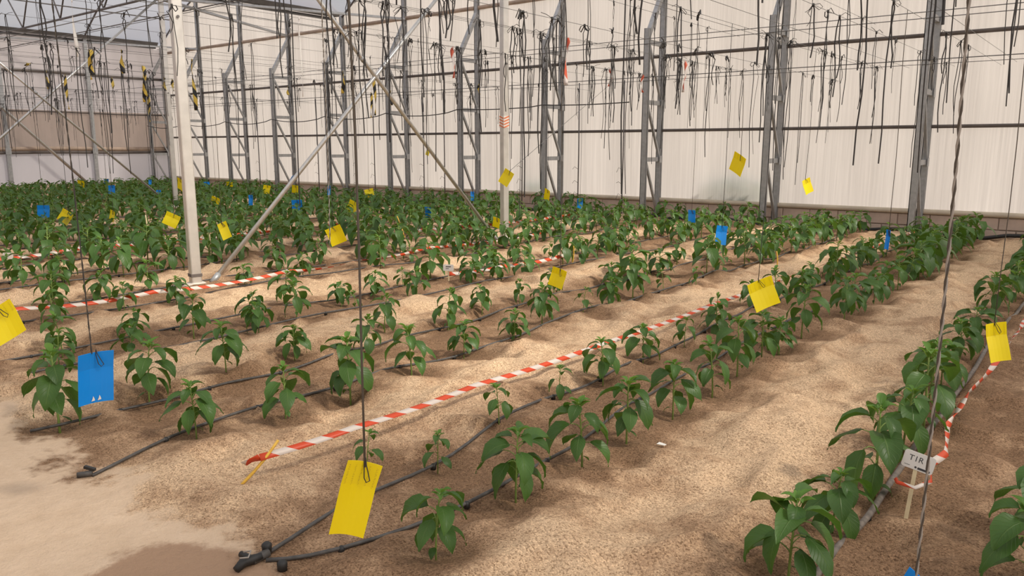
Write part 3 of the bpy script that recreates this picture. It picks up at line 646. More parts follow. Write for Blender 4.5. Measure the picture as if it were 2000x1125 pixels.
def recipe(seed):
    r = random.Random(seed); H = .30; lean = (r.uniform(-.025, .025), r.uniform(-.025, .025))
    def sp(z): q = z/H; return Vector((lean[0]*q*q, lean[1]*q*q, z))
    out = []; n = r.randint(10, 14); az = r.uniform(0, 6.28)
    out.append((r.choice((0, 5, 1)), sp(.055), r.uniform(0, 6.28), r.uniform(.3, .5)))
    for i in range(n):
        q = i/(n-1); z = .115+(.278-.115)*q
        az += 2.4+r.uniform(-.5, .5)
        s = 1.14*(.78+.34*math.sin(math.pi*(.15+.7*q)))*r.uniform(.82, 1.12)*(1-.28*max(0, q-.6)/.4)
        k = r.choice((1, 2, 3, 5, 6)) if q < .55 else r.choice((0, 1, 2, 4, 7))
        out.append((k, sp(z), az, s))
    return dict(H=H, lean=lean, leaves=out, tip=sp(H*.985), sp=sp, seed=seed)
REC = [recipe(100+i) for i in range(12)]
def small_recipe(seed):
    r = recipe(seed); r['leaves'] = [(k, p, a, s*.95) for (k, p, a, s) in r['leaves'][1::2]]; return r
REC += [small_recipe(300+i) for i in range(4)]
for R_ in REC:
    mb = MB(); sp = R_['sp']; mb.tube([sp(z) for z in (-.03, .05, .13, .2, .26, .297)], [.0048, .0044, .004, .0034, .0028, .002], 6)
    R_['stem'] = mb.mesh('stem', M['stem'], True); R_['stemv'] = MB(); R_['stemv'].tube([sp(z) for z in (-.03, .13, .297)], [.0055, .005, .003], 4, 2)
    R_['tipm'] = tip_mb(R_['seed']).mesh('shoot_tip', [M['young'], M['stem']], True)
    far = MB(); far.add(R_['stemv'], Matrix())
    for k, p, a, s in R_['leaves']:
        far.add(leafv[k][1], Matrix.Translation(p) @ Matrix.Rotation(a, 4, 'Z') @ Matrix.Scale(s*1.2, 4))
    t = tip_mb(R_['seed'], True)
    far.add(t, Matrix.Translation(R_['tip']), 3)
    R_['farv'] = far; R_['far'] = far.mesh('pepper_plant', [M['leaf'], M['stem'], M['stem'], M['young']], True)
vis = []
for x, y, h in PLANTS:
    q = proj((x, y, h*.6))
    if q[2] > 0 and -70 < q[0] < 2080 and q[1] < 1260: vis.append((q[2], x, y, h))
vis.sort()
def rowname(x):
    k = min(range(len(ROWX)), key=lambda i: abs(ROWX[i]-x)); return k
NTH = ['', 'first', 'second', 'third', 'fourth', 'fifth', 'sixth', 'seventh', 'eighth', 'ninth', 'tenth', 'eleventh', 'twelfth', 'thirteenth', 'fourteenth', 'fifteenth', 'sixteenth', 'seventeenth', 'eighteenth', 'nineteenth', 'twentieth', 'twenty-first', 'twenty-second', 'twenty-third', 'twenty-fourth', 'twenty-fifth', 'twenty-sixth', 'twenty-seventh', 'twenty-eighth', 'twenty-ninth', 'thirtieth', 'thirty-first', 'thirty-second']
ROWLAB = {0: 'leafy pepper plant in the row beyond the marker sign', 1: 'leafy pepper plant in the row beside the T1R marker sign',
          2: 'young pepper plant along the forked drip hose, on the open aisle side', 3: 'young pepper plant between the forked drip hose and the long striped tape'}
def rowlab(k):
    if k in ROWLAB: return ROWLAB[k]
    return 'young pepper plant in the %s row beyond the long striped tape' % NTH[k-3]
rest = MB(); nind = 0
for i, (d, x, y, h) in enumerate(vis):
    R_ = REC[rr.randrange(12)] if h >= .235 else REC[12+rr.randrange(4)]
    s = h/.315; rz = rr.uniform(0, 6.28); z = gz(x, y); k = rowname(x)
    if i >= 300:
        rest.add(R_['farv'], Matrix.Translation((x, y, z)) @ Matrix.Rotation(rz, 4, 'Z') @ Matrix.Scale(s*1.16, 4)); continue
    if d < 8.2:
        t = empty('pepper_plant', (x, y, z), rz, s)
        link('stem', R_['stem'], t); link('shoot_tip', R_['tipm'], t, Matrix.Translation(R_['tip']) )
        for kk, p, a, sc in R_['leaves']:
            link('leaf', leafm[kk], t, Matrix.Translation(p) @ Matrix.Rotation(a, 4, 'Z') @ Matrix.Rotation(rr.uniform(-.25, .25), 4, 'X') @ Matrix.Scale(sc*(1.12 if x > -1 else 1.0)*(s**-.45 if h >= .235 else 1.0), 4))
    else:
        s *= 1.16
        t = link('pepper_plant', R_['far']); t.location = (x, y, z); t.rotation_euler[2] = rz; t.scale = (s, s, s)
    tag(t, ('small ' if h < .24 else 'tall ' if h > .35 else '')+rowlab(k), 'plant', 'pepper plants in row %d from the marker sign' % (k+1)); nind += 1
if rest.v:
    t = link('distant_pepper_plants', rest.mesh('distant_pepper_plants', [M['leaf'], M['stem'], M['stem'], M['young']], True))
    tag(t, 'mass of distant pepper plants near the end wall', 'plants', None, 'stuff')
print('plants', len(vis), nind)

# ---------------------------------------------------------------- drip hoses
def hose(pts, label, r=.0075, group='drip hoses along the rows', emit=None, mat='hose', n=8):
    t = empty('drip_hose', (pts[0][0], pts[0][1], 0)); o = Vector((pts[0][0], pts[0][1], 0))
    mb = MB(); mb.tube([Vector(p)-o for p in pts], r, n); link('hose_tube', mb.mesh('hose_tube', M[mat], True), t)
    for p in emit or []:
        e = MB(); e.tube([(0, 0, -.012), (0, 0, .006), (0, 0, .013)], [.012, .012, .006], 8)
        k = link('emitter', EM, t); k.location = Vector(p)-o
    return tag(t, label, 'hose', group)
e = MB(); e.tube([(0, 0, -.016), (0, 0, .004), (0, 0, .012)], [.013, .013, .007], 8); EM = e.mesh('emitter', M['black'], True)
def runhose(keys, y1, step=.12, off=.007):
    """keys: (x, y) control points, then straight on to y1"""
    out = []; ks = list(keys)+[(keys[-1][0], y1)]
    for (xa, ya), (xb, yb) in zip(ks[:-1], ks[1:]):
        n = max(2, int(math.hypot(xb-xa, yb-ya)/step))
        for i in range(n):
            u = i/n; x = xa+(xb-xa)*u; y = ya+(yb-ya)*u
            x += .02*float(vnoise(y*1.7+xa*9, 3.3)); out.append((x, y, float(ground(x, y))+off))
    # light smoothing so the hose bridges small pits
    P = np.array(out)
    for _ in range(2):
        Q = P.copy(); Q[1:-1, 2] = np.maximum(P[1:-1, 2], (P[:-2, 2]+P[2:, 2])/2-.004); P = Q
    Q = P.copy()
    for _ in range(2): Q[1:-1] = (Q[:-2]+Q[1:-1]*2+Q[2:])/4
    return [tuple(p) for p in Q]
def emits(pts, first=3, every=4): return [(p[0]+.0, p[1], p[2]-.004) for p in pts[first::every] if proj(p)[2] < 9]
H1 = runhose([(-2.17, 1.37), (-2.24, 1.75), (-2.29, 2.32), (-2.37, 2.97), (-2.40, 3.5)], 13.8)
hose(H1, 'black branch of the forked drip hose next to the long striped tape', emit=emits(H1))
H2 = runhose([(-2.14, 1.36), (-2.06, 1.45), (-1.92, 1.81), (-1.86, 2.36), (-1.93, 2.88), (-2.05, 4.04)], 13.8)
hose(H2, 'black branch of the forked drip hose next to the open aisle', emit=emits(H2))
H3 = runhose([(-3.33, 1.31), (-3.49, 1.71), (-3.56, 2.26), (-3.48, 2.86), (-3.45, 3.96)], 13.8)
hose(H3, 'black drip hose with a loose open end lying at the path edge', emit=emits(H3))
H4 = runhose([(-4.13, 1.36), (-4.07, 1.92)], 13.8)
hose(H4, 'black drip hose beginning under the blue card beside the path', emit=emits(H4))
HR = runhose([(-.645, .9), (-.66, 2.4)], 13.8)
hose(HR, 'dusty grey drip hose passing the white marker sign', .0125, emit=emits(HR, 12, 5), mat='hosedust')
HR2 = runhose([(-.10, 1.6)], 13.8); hose(HR2, 'drip hose of the row beyond the marker sign', emit=emits(HR2))
for ri in range(6, 20):
    X = ROWX[ri]; y0 = max(1.4, -X/3.3-.3); P_ = runhose([(X+.03, y0)], 13.7, .25)
    hose(P_, 'black drip hose in the %s row beyond the long striped tape' % NTH[ri-3], emit=emits(P_, 2, 4), n=6)
# joint on the path
t = empty('hose_joint', (-2.165, 1.335, gz(-2.165, 1.335)))
mb = MB(); mb.tube([(0, -.01, .012), (.0, .05, .016)], .015, 10); link('elbow_body', mb.mesh('elbow_body', M['hose'], True), t)
mb = MB(); mb.tube([(-.07, -.01, .012), (-.02, -.005, .012)], .011, 10); link('stub_pipe', mb.mesh('stub_pipe', M['black'], True), t)
mb = MB(); mb.tube([(-.005, -.07, .003), (-.01, -.04, .016), (0, -.005, .016), (.012, .02, .022)], [.013, .017, .016, .010], 10); link('feed_pipe', mb.mesh('feed_pipe', M['black'], True), t)
for q in ((-.015, .055, .03), (.1, .035, .012)):
    mb = MB(); mb.tube([(q[0], q[1], q[2]-.02), (q[0], q[1], q[2]+.008), (q[0], q[1], q[2]+.016)], [.016, .018, .010], 10); link('plug', mb.mesh('plug', M['black'], True), t)
mb = MB(); mb.tube([(-.02, -.03, .045), (0, -.015, .05), (.015, -.035, .04), (.005, -.06, .045)], .003, 5); link('white_tie', mb.mesh('white_tie', M['cordlight'], True), t)
tag(t, 'dark pipe joint where the forked drip hose leaves the path', 'pipe joint')
t = empty('hose_end_fitting', (-3.335, 1.315, gz(-3.335, 1.315)))
mb = MB(); mb.tube([(-.03, -.05, .012), (.0, .0, .014)], .0125, 10); link('open_end', mb.mesh('open_end', M['hose'], True), t)
mb = MB(); mb.box((-.01, -.005, .034), (.05, .014, .012), 0, Euler((0, .2, .5)).to_matrix()); link('clip', mb.mesh('clip', M['black']), t)
tag(t, 'small black clip on the loose hose end at the path edge', 'hose fitting')
pw = []
for x in np.arange(-15, 2.2, .3): pw.append((x, 14.52+.03*float(vnoise(x*2, 1)), gz(x, 14.5)+.03))
mb = MB(); mb.tube(pw, .03, 8); tag(link('wall_hose', mb.mesh('wall_hose', M['black'], True)), 'black hose lying along the foot of the block wall', 'hose')
# ---------------------------------------------------------------- striped tapes near the ground
def tape(pts, name, label, mat='redwhite', w=.034, twist=1.0, sag=.03, ph=0, group=None):
    P = []; UV = []; d = 0; n = 0; path = []
    for a, b in zip(pts[:-1], pts[1:]):
        a, b = Vector(a), Vector(b); L_ = (b-a).length; k = max(3, int(L_/.06))
        for i in range(k):
            u = i/k; p = a+(b-a)*u; p.z -= sag*4*u*(1-u)*min(1, L_); path.append(p)
    path.append(Vector(pts[-1])); prev = path[0]
    for i, p in enumerate(path):
        d += (p-prev).length; t = (path[min(i+1, len(path)-1)]-path[max(0, i-1)]).normalized(); prev = p
        side = Vector((0, 0, 1)).cross(t)
        if side.length < .1: side = Vector((1, 0, 0))
        side.normalize(); up = t.cross(side)
        an = ph+.9*math.sin(d*twist*1.3)+.5*math.sin(d*twist*3.1+1)
        e = (side*math.sin(an)+up*math.cos(an))*w/2
        P.append([tuple(p-e), tuple(p), tuple(p+e)]); UV.append([(0, d), (.5, d), (1, d)])
    mb = MB(); mb.grid(P, 0, UV); o = link(name, mb.mesh(name, M[mat], True))
    sm = o.modifiers.new('thickness', 'SOLIDIFY'); sm.thickness = .0006
    return tag(o, label, 'tape', group)
def G(x, y, z): return (x, y, gz(x, y)+z)
tape([G(-2.70, 1.715, .10), (-2.64, 2.16, .13), (-2.63, 2.99, .13), (-2.59, 4.22, .12), (-2.58, 5.84, .12), (-2.57, 8.04, .12), G(-2.57, 13.3, .12)], 'barrier_tape', 'long red and white striped tape tied to the leaning yellow bamboo stick', twist=.5, sag=.012, ph=.2, w=.030)
tape([G(-2.70, 1.715, .10), (-2.73, 1.685, .105), (-2.75, 1.67, .09)], 'tape_knot', 'crumpled red tape end knotted on the leaning bamboo stick', twist=8, sag=0, w=.04)
tape([G(-6.75, 1.9, .10), (-6.75, 2.25, .13), (-6.68, 3.29, .12), (-6.73, 4.72, .12), (-6.78, 5.71, .12), (-6.93, 6.92, .12), G(-7.05, 9.6, .12)], 'barrier_tape', 'red and white striped tape passing the foot of the pale post', twist=.9, w=.036)
tape([G(-5.43, 5.76, .09), (-5.22, 6.37, .12), G(-5.08, 7.5, .13)], 'barrier_tape', 'short red and white tape between a white plant label and a bamboo stick', twist=.9, w=.04)
tape([G(-.505, 3.24, .15), (-.48, 3.45, .15), (-.55, 3.9, .12), (-.555, 4.48, .13), (-.51, 5.2, .16), G(-.52, 13.2, .14)], 'barrier_tape', 'red and white tape tied to the T1R marker sign', twist=3.2, w=.03, sag=.02)
tape([G(-10.5, 3.0, .12), G(-10.5, 4.2, .12), G(-10.6, 9.5, .12)], 'barrier_tape', 'distant red and white tape deep among the plants', twist=.7, w=.05)
tape([G(-8.6, 8.2, .13), G(-8.4, 12.5, .13)], 'barrier_tape', 'red and white tape near the yellow card at the sticker post', twist=.7, w=.05)
# ---------------------------------------------------------------- sticks, labels, marker sign
def stick(a, b, label, r=.006, mat='bamboo'):
    a, b = Vector(a), Vector(b); mb = MB(); P = []; R_ = []
    for i in range(9):
        u = i/8; p = a+(b-a)*u; p += Vector((.012*math.sin(u*3.14), 0, 0)); P.append(p); R_.append(r*(1.18 if i in (2, 5) else 1))
    mb.tube(P, R_, 8); return tag(link('bamboo_stick', mb.mesh('bamboo_stick', M[mat], True)), label, 'stick', 'bamboo sticks')
stick(G(-2.74, 1.63, -.02), (-2.69, 1.80, .17), 'leaning yellow bamboo stick holding the near end of the long striped tape')
stick(G(-5.08, 7.5, -.02), G(-5.06, 7.5, .22), 'upright yellow bamboo stick at the end of the short striped tape', .007)
stick(G(-8.62, 8.2, -.02), G(-8.85, 8.25, .3), 'leaning bamboo stick with tape near the sticker post', .008)
stick(G(-11.6, 5.7, -.02), G(-11.62, 5.7, .35), 'pale upright stick among the far plants', .009, 'wood')
stick(G(-9.0, 5.2, -.02), G(-9.0, 5.2, .3), 'pale stick beside the far drip hose', .009, 'wood')
stick(G(-3.05, 8.6, -.02), G(-3.06, 8.6, .2), 'short bamboo stick beside the blue card', .007)
def textmesh(txt, size, mat):
    cu = bpy.data.curves.new('txt', 'FONT'); cu.body = txt; cu.size = size; cu.align_x = 'CENTER'; cu.extrude = .0003
    o = bpy.data.objects.new('txt', cu); COL.objects.link(o); dg = bpy.context.evaluated_depsgraph_get()
    me = bpy.data.meshes.new_from_object(o.evaluated_get(dg)); bpy.data.objects.remove(o); me.materials.clear(); me.materials.append(mat); return me
def plate(w, h, th, r, mb):
    ring = []
    for cx, cz, a0 in ((1, 1, 0), (-1, 1, 90), (-1, -1, 180), (1, -1, 270)):
        for a in (0, 30, 60, 90):
            an = math.radians(a0+a); ring.append((cx*(w/2-r)+r*math.cos(an), cz*(h/2-r)+r*math.sin(an)))
    n = len(ring); b = len(mb.v)
    for y in (-th/2, th/2): mb.v.extend((p[0], y, p[1]) for p in ring)
    mb.face([b+j for j in range(n)]); mb.face([b+n+j for j in range(n)][::-1])
    for j in range(n): mb.face([b+j, b+n+j, b+n+(j+1) % n, b+(j+1) % n])
sg = empty('marker_sign', G(-.535, 3.055, 0)); sg.rotation_euler = (-.16, .075, .12)
mb = MB(); mb.bar((0, 0, -.03), (0, 0, .20), .014, .009); link('stake', mb.mesh('stake', M['wood']), sg)
mb = MB(); plate(.108, .066, .004, .010, mb); mb.v = [(p[0], p[1], p[2]+.222) for p in mb.v]
pl = link('sign_plate', mb.mesh('sign_plate', M['white']), sg, Matrix.Translation((.006, -.005, .222)) @ Matrix.Rotation(.13, 4, 'Y') @ Matrix.Translation((0, 0, -.222)))
def on_plate(name, me, x, z, s=1): return link(name, me, pl, Matrix.Translation((x, -.0024, .222+z)) @ Matrix.Rotation(math.pi/2, 4, 'X') @ Matrix.Scale(s, 4))
on_plate('lettering', textmesh('T1R', .030, M['ink']), -.010, -.002)
mb = MB(); mb.box((0, 0, 0), (.042, .008, .0006)); on_plate('printed_bar', mb.mesh('printed_bar', M['ink']), .024, -.024)
mb = MB(); mb.tube([(0, 0, -.0003), (0, 0, .0004)], .004, 10); on_plate('printed_dot', mb.mesh('printed_dot', M['ink']), -.004, -.023)
mb = MB(); [mb.box((i*.0032, 0, 0), (.0022, .0022, .0005)) for i in range(6)]; on_plate('small_print', mb.mesh('small_print', M['ink']), -.042, -.022)
tag(sg, 'white marker sign reading T1R on a wooden stake beside the dusty drip hose', 'sign')
tape([(-.585, 3.06, gz(-.6, 3.06)+.15), (-.575, 3.05, gz(-.55, 3.05)+.135), (-.51, 3.03, gz(-.5, 3.05)+.135), (-.47, 3.10, gz(-.5, 3.1)+.15), (-.50, 3.24, gz(-.5, 3.24)+.15)], 'tape_knot', 'loose white and red tape loop knotted round the marker sign stake', twist=5, sag=0, w=.014)
def plant_label(x, y, rz, lab, sc=1):
    t = empty('plant_label', G(x, y, 0), rz, sc)
    mb = MB(); mb.bar((0, 0, -.03), (0, 0, .12), .012, .006); link('stake', mb.mesh('stake', M['wood']), t)
    mb = MB(); plate(.10, .06, .004, .008, mb); mb.v = [(p[0], p[1]-.005, p[2]+.14) for p in mb.v]; k = link('label_plate', mb.mesh('label_plate', M['white']), t)
    mb = MB(); mb.box((0, -.0075, .15), (.05, .0006, .008)); mb.box((-.01, -.0075, .132), (.03, .0006, .005)); link('print_line', mb.mesh('print_line', M['ink']), k)
    tag(t, lab, 'label')
plant_label(-5.43, 5.76, .5, 'small white plant label at the start of the short striped tape', 1.1)
plant_label(-9.9, 3.25, .6, 'small pale plant label standing on the sand beyond the pale post', 1.2)
mb = MB(); mb.grid([[(-.02, -.012, .004), (.022, -.014, .006)], [(-.018, .012, .007), (.02, .014, .003)]]); o = link('paper_scrap', mb.mesh('paper_scrap', M['white']))
o.location = G(-1.62, 3.17, .012); sm = o.modifiers.new('thickness', 'SOLIDIFY'); sm.thickness = .001; tag(o, 'tiny white paper scrap on the sand of the open aisle', 'paper')
# ---------------------------------------------------------------- sticky cards on strings
ycount = {}
YL = ['large yellow sticky card hanging above the forked drip hose beside the path', 'tilted yellow sticky card hanging at the path edge beyond the blue card', 'yellow sticky card with a wire loop over the row along the open aisle',
      'yellow sticky card with printed lines above the tape near the marker sign', 'bright yellow sticky card half hidden in leaves two rows past the long tape', 'yellow sticky card over the middle rows next to the grey string',
      'small yellow card hanging below the crossing of the braces', 'small yellow card among plants in front of the wall, just past the crossed braces', 'yellow sticky card with wire loop hanging in front of the sticker post',
      'small bright yellow card at the foot of the sticker post', 'high hanging yellow card shining bright before the film wall', 'pale yellow card hanging high with an open wire hook by the film wall',
      'tilted yellow card with wire loops among rows left behind the pale post', 'yellow card standing upright just past the foot of the pale post', 'crumpled yellow card with cut outs beside the far blue card',
      'narrow yellow card turned edgewise in the far rows', 'small tilted yellow card behind the pale post', 'tiny yellow card below the steep brace at the end wall', 'tiny tilted yellow card beside the stacked blue cards',
      'yellow card folded like a tent beside the far post', 'tiny yellow card near the third side wall column', 'small yellow card under the fourth side wall column', 'small yellow card beside the bright brace below the side wall', 'small yellow card at the foot of the seventh lattice column', 'tiny yellow scrap card hanging high before the wall near the brace']
BL = ['large blue sticky card with wire loop and two white marks beside the path', 'blue sticky card over the rows near the side wall', 'narrow blue card turned edgewise at the end of the aisle row', 'blue card half hidden at the foot of the film wall beside the outside shrub',
      'blue card hanging against the block footing near the seventh lattice column', 'narrow blue card at the foot of the sixth lattice column', 'bent blue card low among plants past the crossed braces', 'square blue card under the bright diagonal brace', 'narrow blue card edgewise beside the small tilted yellow card',
      'thin blue card edgewise at the side wall footing', 'blue card leaning along the bright diagonal brace', 'square blue card left of the crumpled yellow card', 'blue card hanging lower of two near the end wall', 'tiny blue card hanging upper of two near the end wall', 'tiny blue card near the corner lattice column', 'small blue card in front of the far post brace foot', 'small wide blue card beside the pale post by the corner', 'blue card tip hanging on the two tone cord']
yi = bi = 0
def wirefor(x): 
    k = rowname(x); return 2.62+.09*math.sin(k*2.1)+.08*math.sin(k*.77+1)
for c, P, u, v in TRAPS:
    P, u, v = Vector(P), Vector(u), Vector(v); nrm = u.cross(v).normalized()
    lab = YL[yi] if c == 'y' else BL[bi]
    if c == 'y': yi += 1
    else: bi += 1
    t = empty('sticky_card', P-u*0-v*.5)   # at the hanging edge
    big = u.length*1513/(CAMI @ P).length > 22
    n = 6; rows = []; uvs = []
    for i in range(n+1):
        a = i/n-.5; rows.append([tuple(u*a+v*(b)+nrm*(.012*math.cos(a*3)+.006*math.sin(b*5))) for b in (0, .33, .66, 1.0)]); uvs.append([(a+.5, 1-b) for b in (0, .33, .66, 1.0)])
    mb = MB(); mb.grid(rows, 0, uvs)
    k = link('card', mb.mesh('card', M['ycard' if c == 'y' else 'bcard']), t); sm = k.modifiers.new('thickness', 'SOLIDIFY'); sm.thickness = .0015
    hang = nrm*.012
    tow = nrm if nrm.dot(Vector(cam.location)-P) > 0 else -nrm
    ud, vd = u.normalized(), v.normalized()
    w = .0016 if big else .003
    lp = [hang-vd*.012, hang+tow*.008+vd*.005+ud*.004, hang+tow*.012+vd*.03+ud*.016, hang+tow*.01+vd*.05+ud*.026, hang+tow*.008+vd*.058+ud*.018, hang+tow*.008+vd*.045+ud*.008, hang+tow*.004+vd*.01, hang-vd*.008]
    mb = MB(); mb.tube(lp, w, 5); link('wire_loop', mb.mesh('wire_loop', M['tie'], True), t)
    if c == 'b' and bi == 1:
        for q in (-.13, .05):
            mb = MB(); s_ = .06
            pts = [u*(q)+v*.955, u*(q+.10)+v*.945, u*(q+.095)+v*.915, u*(q+.05)+v*.85, u*(q+.035)+v*.90]
            b0 = len(mb.v); mb.v.extend(tuple(p+nrm*(.012*math.cos(3*q)+.006*math.sin(4.6))+tow*.0035) for p in pts); mb.face([0, 1, 2, 3, 4]); kk = link('white_mark', mb.mesh('white_mark', M['white']), t)
            sm = kk.modifiers.new('thickness', 'SOLIDIFY'); sm.thickness = .0008
    tag(t, lab, 'sticky trap', 'yellow sticky cards' if c == 'y' else 'blue sticky cards')
    if c == 'b' and bi in (1, len(BL)): continue
    # its string, up to the overhead wire
    top = P-v*.5+nrm*.012; zt = wirefor(P.x); xe = ROWX[rowname(P.x)]
    if c == 'y' and yi in (1, 2, 4): xe = top.x; zt = 2.62
    r = .0032 if bi+yi == 1 else .0022 if proj(P)[2] < 6 else .003
    pts = []
    for i in range(8):
        f = i/7*1.008-.008; pts.append((top.x+(xe-top.x)*f+.01*math.sin(f*5)*f*(1-f)*4, top.y, top.z+(zt-top.z)*f))
    mb = MB(); mb.tube(pts, r, 6); s_ = link('card_string', mb.mesh('card_string', M['cord' if (yi+bi) % 3 else 'tie'], True))
    tag(s_, ' '.join(('thin string holding the '+lab).split()[:16]), 'string', 'strings of the sticky cards')
# two-tone twisted cord near the right, and other long twisted strings
def cord(a, b, r, label, mat='twist', bend=.01):
    a, b = Vector(a), Vector(b); P = []; n = 60; L_ = (b-a).length
    mb = MB()
    for s in (0, 1):
        pts = []
        for i in range(n*2+1):
            u = i/(n*2); an = u*L_*70+s*math.pi; p = a+(b-a)*u+Vector((bend*math.sin(u*4), 0, 0))
            pts.append(p+Vector((math.cos(an), math.sin(an), 0))*r*.55)
        mb.tube(pts, r*.62, 5, s)
    return tag(link('twisted_cord', mb.mesh('twisted_cord', [M['cord'], M['cordlight'] if mat == 'twist' else M['tie']], True)), label, 'cord', 'twisted cords')
cord((-.318, 2.02, .30), (-.345, 2.0, 2.62), .0042, 'thick twisted two tone cord hanging beside the marker sign')
cord((-2.955, 1.205, .625), (-3.02, 1.205, 2.62), .0028, 'thin twisted string above the blue card by the path', 'x')
cord((-6.05, 4.75, .45), (-6.02, 4.75, 2.9), .006, 'grey string hanging through the crossing of the braces', 'twist')
# ---------------------------------------------------------------- overhead wires
def wire(a, b, r, label, grp, sag=0, nm='crop_wire'):
    mb = MB(); a, b = Vector(a), Vector(b); P = []
    for i in range(13):
        u = i/12; p = a+(b-a)*u; p.z -= sag*4*u*(1-u); P.append(p)
    mb.tube(P, r, 5); return tag(link(nm, mb.mesh(nm, M['wire'], True)), label, 'wire', grp)
WZ = {}
for X in (-11.89, -10.69): wire((X, -2, 3.40), (X, 13.95, 3.40), .0025, 'thin upper wire carrying a white film strip', 'upper strip wires')
for X in (-.345, -3.02, -1.567, -3.50, -.47): wire((X, -2, 2.62), (X, 13.95, 2.62), .0025, 'thin extra wire strung beside the crop wires', 'extra overhead wires')
for ri, X in enumerate(ROWX):
    z = 2.62+.09*math.sin(ri*2.1)+.08*math.sin(ri*.77+1); WZ[ri] = z
    wire((X, -2, z), (X, 13.95, z), .0022, 'thin overhead crop wire running above a pepper row', 'overhead crop wires')
for ri in range(1, 30, 3):
    X = ROWX[ri]-.15; wire((X, -2, 3.36), (X, 13.95, 3.34), .0028, 'thin overhead crop wire in the upper layer', 'upper overhead wires')
for y, z, r in ((14.0-.06, 3.36, .007), (14.0-.06, 2.73, .008), (14.0-.06, 2.66, .005)):
    wire((GX+.2, y, z), (XMAX, y, z), r, 'support wire strung along the inner faces of the lattice columns', 'wires along the lattice columns', nm='support_wire')
for y, z in ((9.2, 2.75), (4.1, 2.78), (6.6, 3.4)):
    wire((GX+.2, y, z), (XMAX, y, z), .005, 'cross wire carrying the row wires at a post line', 'cross wires', nm='support_wire')
# drooping cable between columns
pts = []
for k in range(0, 8):
    xa = -2.80-2.486*(10-k); xb = xa+2.486
    for i in range(8): u = i/8; pts.append((xa+(xb-xa)*u, 13.9, 2.12+.09*k*.25-.10*4*u*(1-u)*(1 if k < 6 else .3)))
mb = MB(); mb.tube(pts, .011, 6); tag(link('drooping_cable', mb.mesh('drooping_cable', M['tie'], True)), 'dark cable drooping from column to column along the side wall', 'cable')
_gp = Vector(TRAPS[8][1])-Vector(TRAPS[8][3])*.5
wire(_gp, (-8.44, 13.9, 2.70), .004, 'slanting guy wire from the card at the sticker post up to the wires', None, nm='guy_wire')
RODS = [-11.27, -9.69, -8.56, -18.86, -17.13, -16.4, -14.5, -13.76, -21.85, -20.9]
for k, x in enumerate(RODS):
    mb = MB(); mb.tube([(x, 14.5, gz(x, 14.5)-.02), (x+.01, 14.5, 1.2), (x, 14.5, 2.75)], .014, 6); t = link('wall_cane', mb.mesh('wall_cane', M['dark_pipe'], True))
    for q in (.35, .6, .9):
        mb = MB(); mb.tube([(x, 14.49, q), (x-.06, 14.45, q+.05), (x-.12, 14.46, q-.02+.05*math.sin(k+q*9))], .004, 4); link('dry_tendril', mb.mesh('dry_tendril', M['cord'], True), t)
    tag(t, 'thin dark vertical cane with dry tendrils standing against the film side wall', 'cane', 'canes along the side wall')
# ---------------------------------------------------------------- black ties
def tie_mesh(seed, thick):
    r = random.Random(seed); mb = MB(); w = thick
    def strand(pts, fl=.45): mb.tube(pts, w, 4, 0, False, fl)
    l1 = 1.0; l2 = r.uniform(.25, .9)
    sx = r.uniform(-.02, .02)
    for l, o in ((l1, sx), (l2, -sx+r.uniform(-.03, .03))):
        strand([(0, 0, .0), (o*.6, r.uniform(-.01, .01), -.04)]+[(o*(1+.4*math.sin(q*4+seed))+.012*math.sin(q*7+seed*2), .01*math.cos(q*5), -l*q) for q in (.15, .35, .6, .8, 1.0)])
    for s in (-1, 1):
        q = r.uniform(.05, .10); a = r.uniform(-.3, .9)
        dx, dz = s*math.cos(a)*q, -math.sin(a)*q
        if r.random() < .7:
            strand([(0, 0, 0), (dx*.6-dz*.25, 0, dz*.6+.02), (dx, .004, dz), (dx*.7+dz*.2, .006, dz*.7-.03), (0, .004, -.005)])
        else: strand([(0, 0, 0), (dx*.6, 0, .03), (dx*1.2, .01, .05*r.uniform(-1, 1.5))])
    mb.tube([(0, 0, .012), (0, 0, -.018)], w*1.8, 5)
    return mb
TM = [tie_mesh(s, .0058) for s in range(10)]
ties = []
r2 = random.Random(23)
for ri, X in enumerate(ROWX):
    y = 2.6+r2.uniform(0, .4)
    while y < 13.6:
        keep = .62 if X > -8 else .32 if X > -13 else .16
        if r2.random() < keep:
            ln = r2.choice((.45, .6, .7, .8, 1.0, 1.25, 1.5))*r2.uniform(.85, 1.15)
            ties.append((X, y, WZ[ri], ln))
            if r2.random() < .35: ties.append((X, y+r2.uniform(.04, .09), WZ[ri], ln*r2.uniform(.5, 1.1)))
        y += r2.uniform(.36, .52)
    if ri % 3 == 1:
        y = 3.0
        while y < 13.4:
            if r2.random() < .35: ties.append((X-.15, y, 3.34, r2.choice((.5, .8, 1.1, 1.6))))
            y += .6
tv = []
for x, y, z, ln in ties:
    a = proj((x, y, z)); b = proj((x, y, z-ln))
    if b[2] > 0 and b[1] > 6 and -20 < b[0] < 2020: tv.append((b[2], x, y, z, ln))
tv.sort(); print('ties', len(tv))
rs = MB(); tmesh = {}
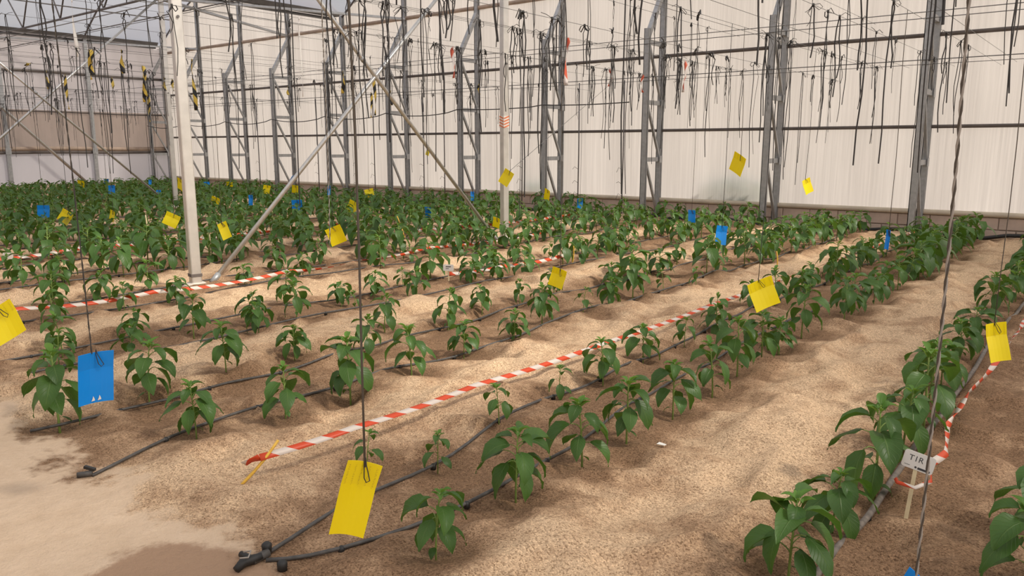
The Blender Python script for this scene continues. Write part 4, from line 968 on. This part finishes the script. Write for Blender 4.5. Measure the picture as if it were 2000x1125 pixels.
for i, (d, x, y, z, ln) in enumerate(tv):
    k = r2.randrange(10); lq = round(ln/.15)*.15
    Mx = Matrix.Translation((x, y, z)) @ Matrix.Rotation(r2.uniform(0, 6.28), 4, 'Z')
    key = (k, round(lq, 2))
    if key not in tmesh:
        q = MB(); q.add(TM[k], Matrix()); q.v = [(p[0], p[1], p[2]*lq if p[2] < -.1 else p[2]) for p in q.v]; tmesh[key] = (q, q.mesh('hanging_tie', M['tie'], True))
    if i < 295:
        o = link('hanging_tie', tmesh[key][1]); o.matrix_basis = Mx
        tag(o, ('short' if ln < .6 else 'long' if ln > 1.05 else 'mid-length')+' black tie bow on the wire over the %s pepper row from the marker sign' % NTH[rowname(x)+1], 'tie', 'black ties hanging from the crop wires')
    else: rs.add(tmesh[key][0], Mx)
if rs.v: tag(link('distant_hanging_ties', rs.mesh('distant_hanging_ties', M['tie'])), 'mass of distant black tie strings hanging before the far walls', 'ties', None, 'stuff')
# ---------------------------------------------------------------- hanging striped tapes and white film strips
for i, (k, x, y, z, ln) in enumerate(HTAPES):
    mat = {'k': 'yelblack', 'r': 'redhang', 'w': 'wfilm'}[k]; rq = random.Random(i)
    w = {'k': .055, 'r': .05, 'w': .05}[k]
    mb = MB()
    for s in range(2 if (k == 'k' and i in (0, 1, 6)) else 1):
        P = []; UV = []; n = 12
        for j in range(n+1):
            u = j/n; an = rq.uniform(0, .3)+u*3*(1 if i % 2 else -1)+s; ww = w*(.35 if j == 0 else 1)*(1 if k != 'w' else .3+u*.9 if u < .85 else .4)
            c = Vector((x+s*.05+.02*math.sin(u*5+i), y, z-ln*u*(1-.15*s))); e = Vector((math.cos(an), math.sin(an), .0))*ww/2
            P.append([tuple(c-e), tuple(c+e)]); UV.append([(0, u*ln+s*.1), (1, u*ln+s*.1)])
        mb.grid(P, 0, UV)
    mb.tube([(x, y, z+.01), (x, y, z-.03)], .008, 5)
    o = link('hanging_tape' if k != 'w' else 'film_strip', mb.mesh('hanging_tape', M[mat], True)); sm = o.modifiers.new('thickness', 'SOLIDIFY'); sm.thickness = .0008
    if k == 'w': tag(o, ['white film strip hanging among the yellow and black tapes by the end wall', 'white film strip hanging before the fourth lattice column'][i-22], 'film strip', 'white film strips')
    elif k == 'k': tag(o, 'yellow and black striped tape hanging from a crop wire', 'tape', 'hanging yellow and black tapes')
    else: tag(o, 'red and white striped tape hanging from a crop wire', 'tape', 'hanging red and white tapes')
